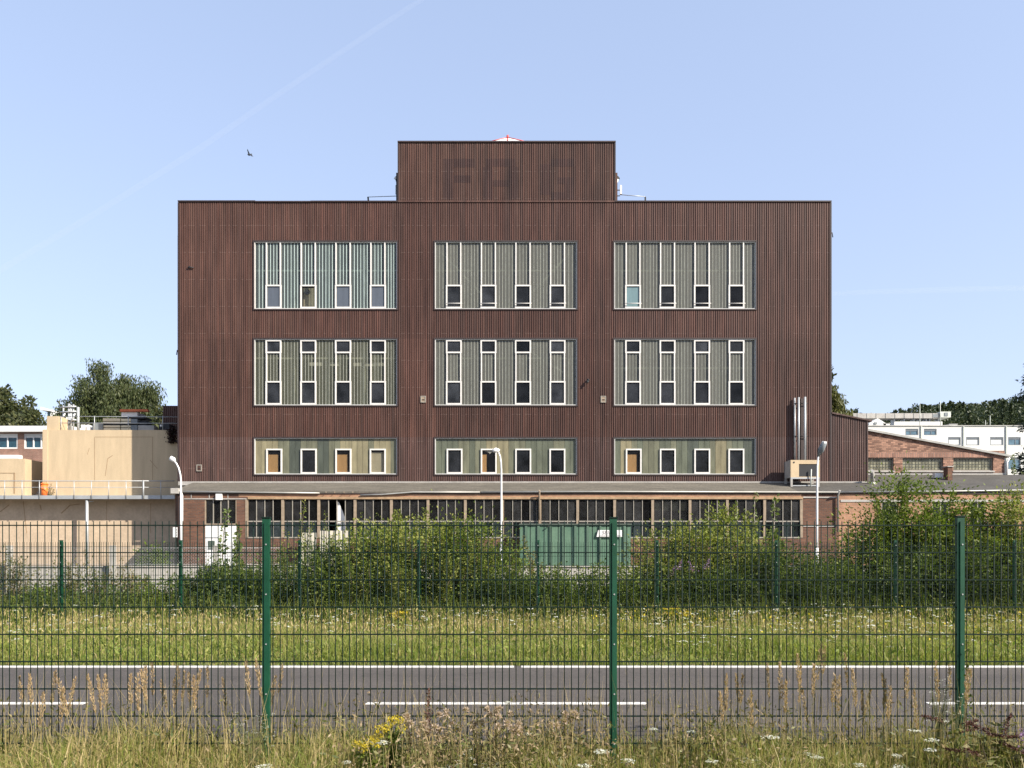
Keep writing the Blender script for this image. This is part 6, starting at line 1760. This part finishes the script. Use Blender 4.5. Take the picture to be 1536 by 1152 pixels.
for (px, py) in PL + PR:
    D = rng.uniform(5.15, 5.55) if rng.uniform() < 0.6 else rng.uniform(5.9, 6.15)
    x, z = X(px, D), Z(py, D)
    left = px < 700
    t = thing('reed_grass', 'dry tan feathery reed grass stalk in the left patch by the near fence' if left else 'dry tan feathery reed grass stalk in the right patch by the near fence',
              'reed grass', (x, D, 0), 'reed grass stalks left of the near fence' if left else 'reed grass stalks right of the near fence')
    lx = rng.normal() * 0.05; bx_ = x - lx - rng.normal() * 0.03
    L = rng.uniform(0.19, 0.27)
    a = np.array([bx_, D + rng.normal() * 0.02, 0]); b = np.array([x, D, z]); mid = np.array([bx_ + (x - bx_) * 0.35, D, z * 0.5])
    MB().tube([a, mid, b], [0.0028, 0.0022, 0.001], 4, caps=False).build('stem', m_reed_stem, t)
    n = 180; f = rng.uniform(0, 1, n)
    dirn = (b - mid); dirn /= np.linalg.norm(dirn)
    wd = 0.0105 * np.sin(np.pi * np.clip(f * 0.9 + 0.06, 0, 1)) ** 0.8 * rng.uniform(0.7, 1.25)
    off = unit(rng.normal(size=(n, 3)))
    C = b - dirn * (L * (1 - f))[:, None] + off * wd[:, None]
    V, Q = leaf_quads(C, dirn + off * 0.5, rng.uniform(0.012, 0.026, n), 0.28, rng)
    np_mesh('plume', V, Q, mats=[m_plume], parent=t, kind='stuff')

CAR = [(1155, 1104, 13), (1124, 1140, 14), (1179, 1137, 9), (1214, 1130, 10), (1225, 1134, 9), (1372, 1095, 9), (1398, 1108, 10), (1394, 1123, 9), (1415, 1080, 9), (1068, 1141, 9), (902, 1125, 12), (942, 1139, 10), (575, 1112, 10), (791, 1100, 6), (760, 1052, 5), (876, 1147, 11), (396, 1148, 12), (1290, 1146, 9), (1350, 1150, 11), (520, 1142, 7), (672, 1150, 12), (1037, 1096, 7), (980, 1092, 6), (1345, 1132, 7)]
for (px, py, r) in CAR:
    D = rng.uniform(5.0, 5.5); x, z = X(px, D), Z(py, D)
    t = thing('wild_carrot', 'white flat flower head of wild carrot in the grass below the near fence', 'wild carrot', (x, D, 0), 'wild carrot flowers by the near fence')
    sb = MB(); sb.tube([(x + rng.normal() * 0.03, D, 0), (x, D, z * 0.6), (x, D, z - 0.03)], [0.0035, 0.003, 0.002], 4, caps=False)
    rr = r * D / F
    for k in range(7):
        a = 2 * np.pi * k / 7; sb.tube([(x, D, z - 0.032), (x + math.cos(a) * rr * 0.7, D + math.sin(a) * rr * 0.7, z - 0.004)], 0.001, 3, caps=False)
    sb.build('stem', m_stem, t, kind='stuff')
    acc = NP()
    sub = [(x, D, z)] + [(x + math.cos(a) * rr * 0.68, D + math.sin(a) * rr * 0.68, z - 0.006 + rng.normal() * 0.003) for a in np.arange(7) * 2 * np.pi / 7]
    umbel_np(sub, [rr * 0.36] * 8, rng, 0, 12, acc)
    acc.build('umbel', [m_petal], t, kind='stuff')

goldenrod(588, 1080, 5.35, 42, 'taller yellow goldenrod in front of the near fence left of centre', 82, 7)
goldenrod(553, 1104, 5.25, 34, 'lower yellow goldenrod left of the taller one by the near fence', 83, 6)

TH = [(682, 1066, 3), (743, 1062, 5), (638, 1086, 4), (852, 1068, 4), (716, 1076, 3), (757, 1083, 4), (780, 1088, 3), (620, 1075, 2), (664, 1092, 3), (832, 1082, 3)]
for i, (px, py, nh) in enumerate(TH):
    D = rng.uniform(5.1, 5.5); x, z = X(px, D), Z(py, D)
    t = thing('thistle', 'withered brown thistle with fluffy pale seed heads in the middle of the near verge', 'thistle', (x, D, 0), 'withered thistles by the near fence')
    sb = MB(); hp = []
    for k in range(nh + 2):
        hx, hz = x + rng.normal() * 0.045, z - abs(rng.normal()) * 0.045
        hp.append((hx, D + rng.normal() * 0.03, hz))
        sb.tube([(x, D, 0), (x + (hx - x) * 0.3, D, hz * 0.6), hp[-1]], [0.004, 0.003, 0.0015], 4, caps=False)
    sb.build('stem', m_drybrown, t, kind='stuff')
    for k, h_ in enumerate(hp):
        n = 60; u = unit(rng.normal(size=(n, 3)) + np.array([0, 0, 0.6]))
        V, Q = leaf_quads(np.array(h_) + u * 0.006, u, rng.uniform(0.014, 0.028, n), 0.4, rng)
        np_mesh('seed_head', V, Q, mats=[m_fluff], parent=t)
    n = 170; f = rng.uniform(0.1, 0.95, n)
    C = np.stack([x + rng.normal(0, 0.07, n) * (0.4 + f), D + rng.normal(0, 0.05, n), f * z], 1)
    V, Q = leaf_quads(C, rng.normal(size=(n, 3)) + np.array([0, 0, 0.2]), rng.uniform(0.02, 0.055, n), 0.28, rng)
    np_mesh('foliage', V, Q, mats=[m_drybrown], parent=t, kind='stuff')
# dock spike
D = 5.4; x, z = X(643, D), Z(1034, D)
t = thing('dock_plant', 'single dark brown dock spike rising over the thistles', 'dock', (x, D, 0))
MB().tube([(x, D, 0), (x, D, z)], [0.004, 0.0015], 4).build('stem', m_twig, t)
n = 240; f = rng.uniform(0, 1, n)
V, Q = leaf_quads(np.stack([x + rng.normal(0, 0.012, n) * (1.2 - f), D + rng.normal(0, 0.012, n), z - 0.3 * (1 - f)], 1), rng.normal(size=(n, 3)) + np.array([0, 0, 1]), rng.uniform(0.01, 0.022, n), 0.6, rng)
np_mesh('seed_spike', V, Q, mats=[m_seedhead], parent=t, kind='stuff')


def small_white(px, py, wpx, hpx, n, label, seed, D=5.4):
    rng = np.random.default_rng(seed)
    x, z = X(px, D), Z(py, D)
    t = thing('white_aster', label, 'aster', (x, D, 0))
    sb, acc = MB(), NP()
    s = D / F
    for k in range(n):
        hx, hz = x + rng.uniform(-1, 1) * wpx * s / 2, z - rng.uniform(0, 1) * hpx * s
        sb.tube([(x + rng.normal() * 0.02, D, 0), (x + (hx - x) * 0.4, D, hz * 0.7), (hx, D, hz)], [0.003, 0.0018, 0.001], 3, caps=False)
        umbel_np([(hx, D + rng.normal() * 0.03, hz)], [rng.uniform(0.006, 0.011)], rng, 0, 7, acc)
    sb.build('stem', m_stem, t, kind='stuff')
    acc.build('blossom', [m_petal], t, kind='stuff')
small_white(379, 1068, 64, 50, 46, 'white small flowered aster left of the left front fence post', 91)
small_white(1408, 1012, 40, 70, 40, 'white small flowered aster before the right front fence post, upper left one', 92)
small_white(1432, 1042, 30, 30, 22, 'white small flowered aster touching the right front fence post', 93)
small_white(700, 1120, 40, 30, 24, 'white small daisies low in the green middle of the near verge', 94, 5.2)
small_white(735, 1143, 30, 16, 20, 'white small daisies at the bottom picture edge near the centre', 95, 5.2)

# butterfly bush in the lower right corner
rng = np.random.default_rng(47)
D = 5.0; x0 = X(1500, D)
t = thing('butterfly_bush', 'butterfly bush with brown seed spikes in the lower right corner', 'shrub', (x0, D, 0))
sb = MB(); C, Dv, SC_, SP = [], [], [], []
for k in range(26):
    bx_ = X(rng.uniform(1440, 1600), D); tz = Z(np.interp(bx_, [X(1430, D), X(1470, D), X(1600, D)], [1120, 1094, 1075]) + rng.uniform(0, 55), D)
    yy = D + rng.uniform(-0.25, 0.35)
    tip = np.array([bx_ + rng.normal() * 0.05, yy, tz]); base = np.array([bx_ * 0.8 + x0 * 0.2, yy, 0])
    c = stem_curve(base, tip, rng.normal(size=3) * 0.02)
    sb.tube(c, [0.005, 0.004, 0.004, 0.003, 0.002], 4, caps=False)
    n = 34; f = rng.uniform(0.1, 0.95, n); C.append(base + (tip - base) * f[:, None]); Dv.append(rng.normal(size=(n, 3)) * np.array([1, 1, 0.4]) + np.array([0, -0.2, 0.1])); SC_.append(rng.uniform(0.06, 0.13, n))
    if k % 2 == 0: SP.append(tip)
sb.build('stem', m_twig, t, kind='stuff')
V, Q = leaf_quads(np.concatenate(C), np.concatenate(Dv), np.concatenate(SC_), 0.26, rng, flat=0.4); np_mesh('foliage', V, Q, mats=[m_leaf_weed], parent=t, kind='stuff')
SP += [np.array([X(px, D), D - 0.1, Z(py, D)]) for px, py in ((1470, 1093), (1490, 1095), (1500, 1100), (1432, 1082), (1458, 1128), (1415, 1150), (1440, 1122))]
for tip in SP:
    d = np.array([rng.uniform(-1, 1), rng.uniform(-0.3, 0.3), rng.uniform(-0.25, 0.5)]); d /= np.linalg.norm(d)
    n = 150; f = rng.uniform(0, 1, n)
    P = tip + d * (f * 0.13)[:, None] + unit(rng.normal(size=(n, 3))) * (0.015 * (1.1 - f))[:, None]
    V, Q = leaf_quads(P, rng.normal(size=(n, 3)) + d, rng.uniform(0.008, 0.018, n), 0.6, rng)
    np_mesh('seed_spike', V, Q, mats=[m_seedhead], parent=t, kind='stuff')
for px, py in ((1530, 1101), (1533, 1122)):
    tip = np.array([X(px, D), D - 0.05, Z(py, D)]); n = 120
    V, Q = leaf_quads(tip + rng.normal(size=(n, 3)) * np.array([0.02, 0.015, 0.018]), rng.normal(size=(n, 3)), rng.uniform(0.008, 0.016, n), 0.8, rng)
    np_mesh('blossom', V, Q, mats=[m_purple], parent=t, kind='stuff')
# climbing plant on the right front post
t = thing('post_creeper', 'dark leafy creeper climbing the foot of the right front fence post', 'creeper', (X(1449, 5.75), 5.75, 0))
D = 5.74; n = 130; f = rng.uniform(0, 1, n)
MB().tube([(X(1452, D), D, 0), (X(1446, D), D - 0.01, 0.35), (X(1451, D), D, Z(972, D))], 0.003, 4).build('stem', m_twig, t)
C = np.stack([X(1450, D) + rng.normal(0, 0.012, n), D - rng.uniform(0, 0.05, n), 0.1 + f * (Z(968, D) - 0.1)], 1)
V, Q = leaf_quads(C, rng.normal(size=(n, 3)), rng.uniform(0.015, 0.035, n), 0.7, rng); np_mesh('foliage', V, Q, mats=[m_leaf_dark], parent=t, kind='stuff')

# ------------------------------------------------------------------ bird and condensation trails
D = 55.0
def bp(px, py, dy=0): return (X(px, D), D + dy, Z(py, D))
mb = MB()
# body: bill at the left, tail at the right
spine = [(371.0, 231.2), (371.9, 231.4), (373.0, 232.2), (374.5, 232.3), (376.2, 231.6), (377.8, 231.0)]
rad = [0.005, 0.04, 0.062, 0.06, 0.04, 0.03]
mb.tube([bp(*p) for p in spine], rad, 8)
# wings with thickness, rooted inside the body
def wing(a, b, c, d):
    for s in (0.0,):
        q = [bp(*a, -0.02), bp(*b, -0.12), bp(*c, -0.18), bp(*d, -0.02)]
        q2 = [(v[0], v[1] + 0.02, v[2]) for v in q]
        n0 = len(mb.v); mb.v += q + q2
        for f in ((0, 1, 2, 3), (7, 6, 5, 4), (0, 4, 5, 1), (1, 5, 6, 2), (2, 6, 7, 3), (3, 7, 4, 0)):
            mb.f.append(tuple(n0 + i for i in f)); mb.m.append(0); mb.sm.append(False)
wing((372.6, 231.5), (371.7, 227.0), (372.4, 225.1), (375.2, 231.6)); wing((374.6, 232.0), (377.6, 235.4), (381.2, 236.4), (377.0, 231.8))
mb.face([bp(377.0, 230.6), bp(378.0, 230.4), bp(378.0, 231.9), bp(377.0, 231.9)])
tag(mb.build('bird', M('dark_plumage', (0.035, 0.04, 0.05), 0.7)), 'dark bird flying with spread wings in the sky left of the tower', 'bird')


def trail(name, label, pts, D, wid, dens):
    m, nt, p, out = _nt(name + '_vapour')
    v = _n(nt, 'ShaderNodeVolumePrincipled'); v.inputs['Color'].default_value = (1, 1, 1, 1); v.inputs['Density'].default_value = dens; v.inputs['Anisotropy'].default_value = 0.2
    nt.nodes.remove(p); nt.links.new(v.outputs[0], out.inputs['Volume'])
    mb = MB(); mb.tube([(X(a, D), D, Z(b, D)) for a, b in pts], [w * D / F for w in wid], 14)
    tag(mb.build(name, m), label, 'contrail', kind='stuff')
trail('contrail', 'long faint diagonal vapour trail across the upper left sky', [(-60, 441), (0, 405), (140, 322), (300, 222), (450, 119), (560, 46), (640, -6), (760, -92)], 5000.0, [5, 5, 4.5, 4.5, 4, 4, 3.5, 3], 0.0017)
trail('contrail', 'faint nearly level vapour trail low in the right sky', [(1180, 444), (1300, 438), (1440, 434), (1600, 431)], 6000.0, [2.5, 4, 4.5, 4], 0.0012)

# woodland edge on the camera's own side of the road: its reflection shows in the lower factory panes
rng = np.random.default_rng(61)
wd_ = NP(); tm = MB()
for i in range(46):
    cx = -95 + 190 * (i + rng.uniform(0.2, 0.8)) / 46; cy = rng.uniform(-33, -26); h = rng.uniform(15, 22)
    P, u = crown_pts(cx, cy, 0.5, h, rng.uniform(3.2, 4.6), 700, False)
    V, Q = leaf_quads(P, u + rng.normal(size=u.shape) * 0.6, rng.uniform(0.5, 1.2, len(P)), 0.7, rng); wd_.add(V, Q)
    P = np.stack([cx + rng.normal(0, 2.2, 260), cy + rng.normal(0, 1.2, 260), rng.uniform(0.2, 5.5, 260)], 1)
    V, Q = leaf_quads(P, rng.normal(size=(260, 3)), rng.uniform(0.5, 1.1, 260), 0.7, rng); wd_.add(V, Q)
tag(wd_.build('woodland_edge', [m_leaf_tree]), 'dark woodland edge on the near side of the road behind the viewer', 'wood', kind='stuff')

# things that stand in a row get told apart by their place in it
ORD = 'leftmost second third fourth fifth sixth seventh eighth ninth tenth eleventh twelfth thirteenth fourteenth fifteenth sixteenth seventeenth eighteenth nineteenth twentieth'.split()
ORD += ['twenty-' + w for w in 'first second third fourth fifth sixth seventh eighth ninth'.split()]
def in_row(kind, text, test=lambda o: True):
    os_ = sorted([o for o in COL.objects if o.parent is None and o.name.split('.')[0] == kind and test(o)], key=lambda o: (o.location.x if o.type == 'EMPTY' else sum(v[0] for v in o.bound_box) / 8) / max(1, o.location.y))
    for i, o in enumerate(os_):
        o['label'] = text % (ORD[i] if i == 0 else ORD[i] + ' from left')
in_row('thistle', 'withered brown thistle with fluffy seed heads, %s in the near verge')
in_row('lilac_flower', 'lilac flower spike near the far fence, %s of its row')
in_row('light_tube', 'unlit white tube lamp inside the workshop, %s behind the glazing')
in_row('wild_carrot', 'white flat wild carrot flower head by the near fence, %s')
in_row('reed_grass', 'tan feathery reed grass stalk, %s in the left patch', lambda o: o['group'].startswith('reed grass stalks left'))
in_row('reed_grass', 'tan feathery reed grass stalk, %s in the right patch', lambda o: o['group'].startswith('reed grass stalks right'))
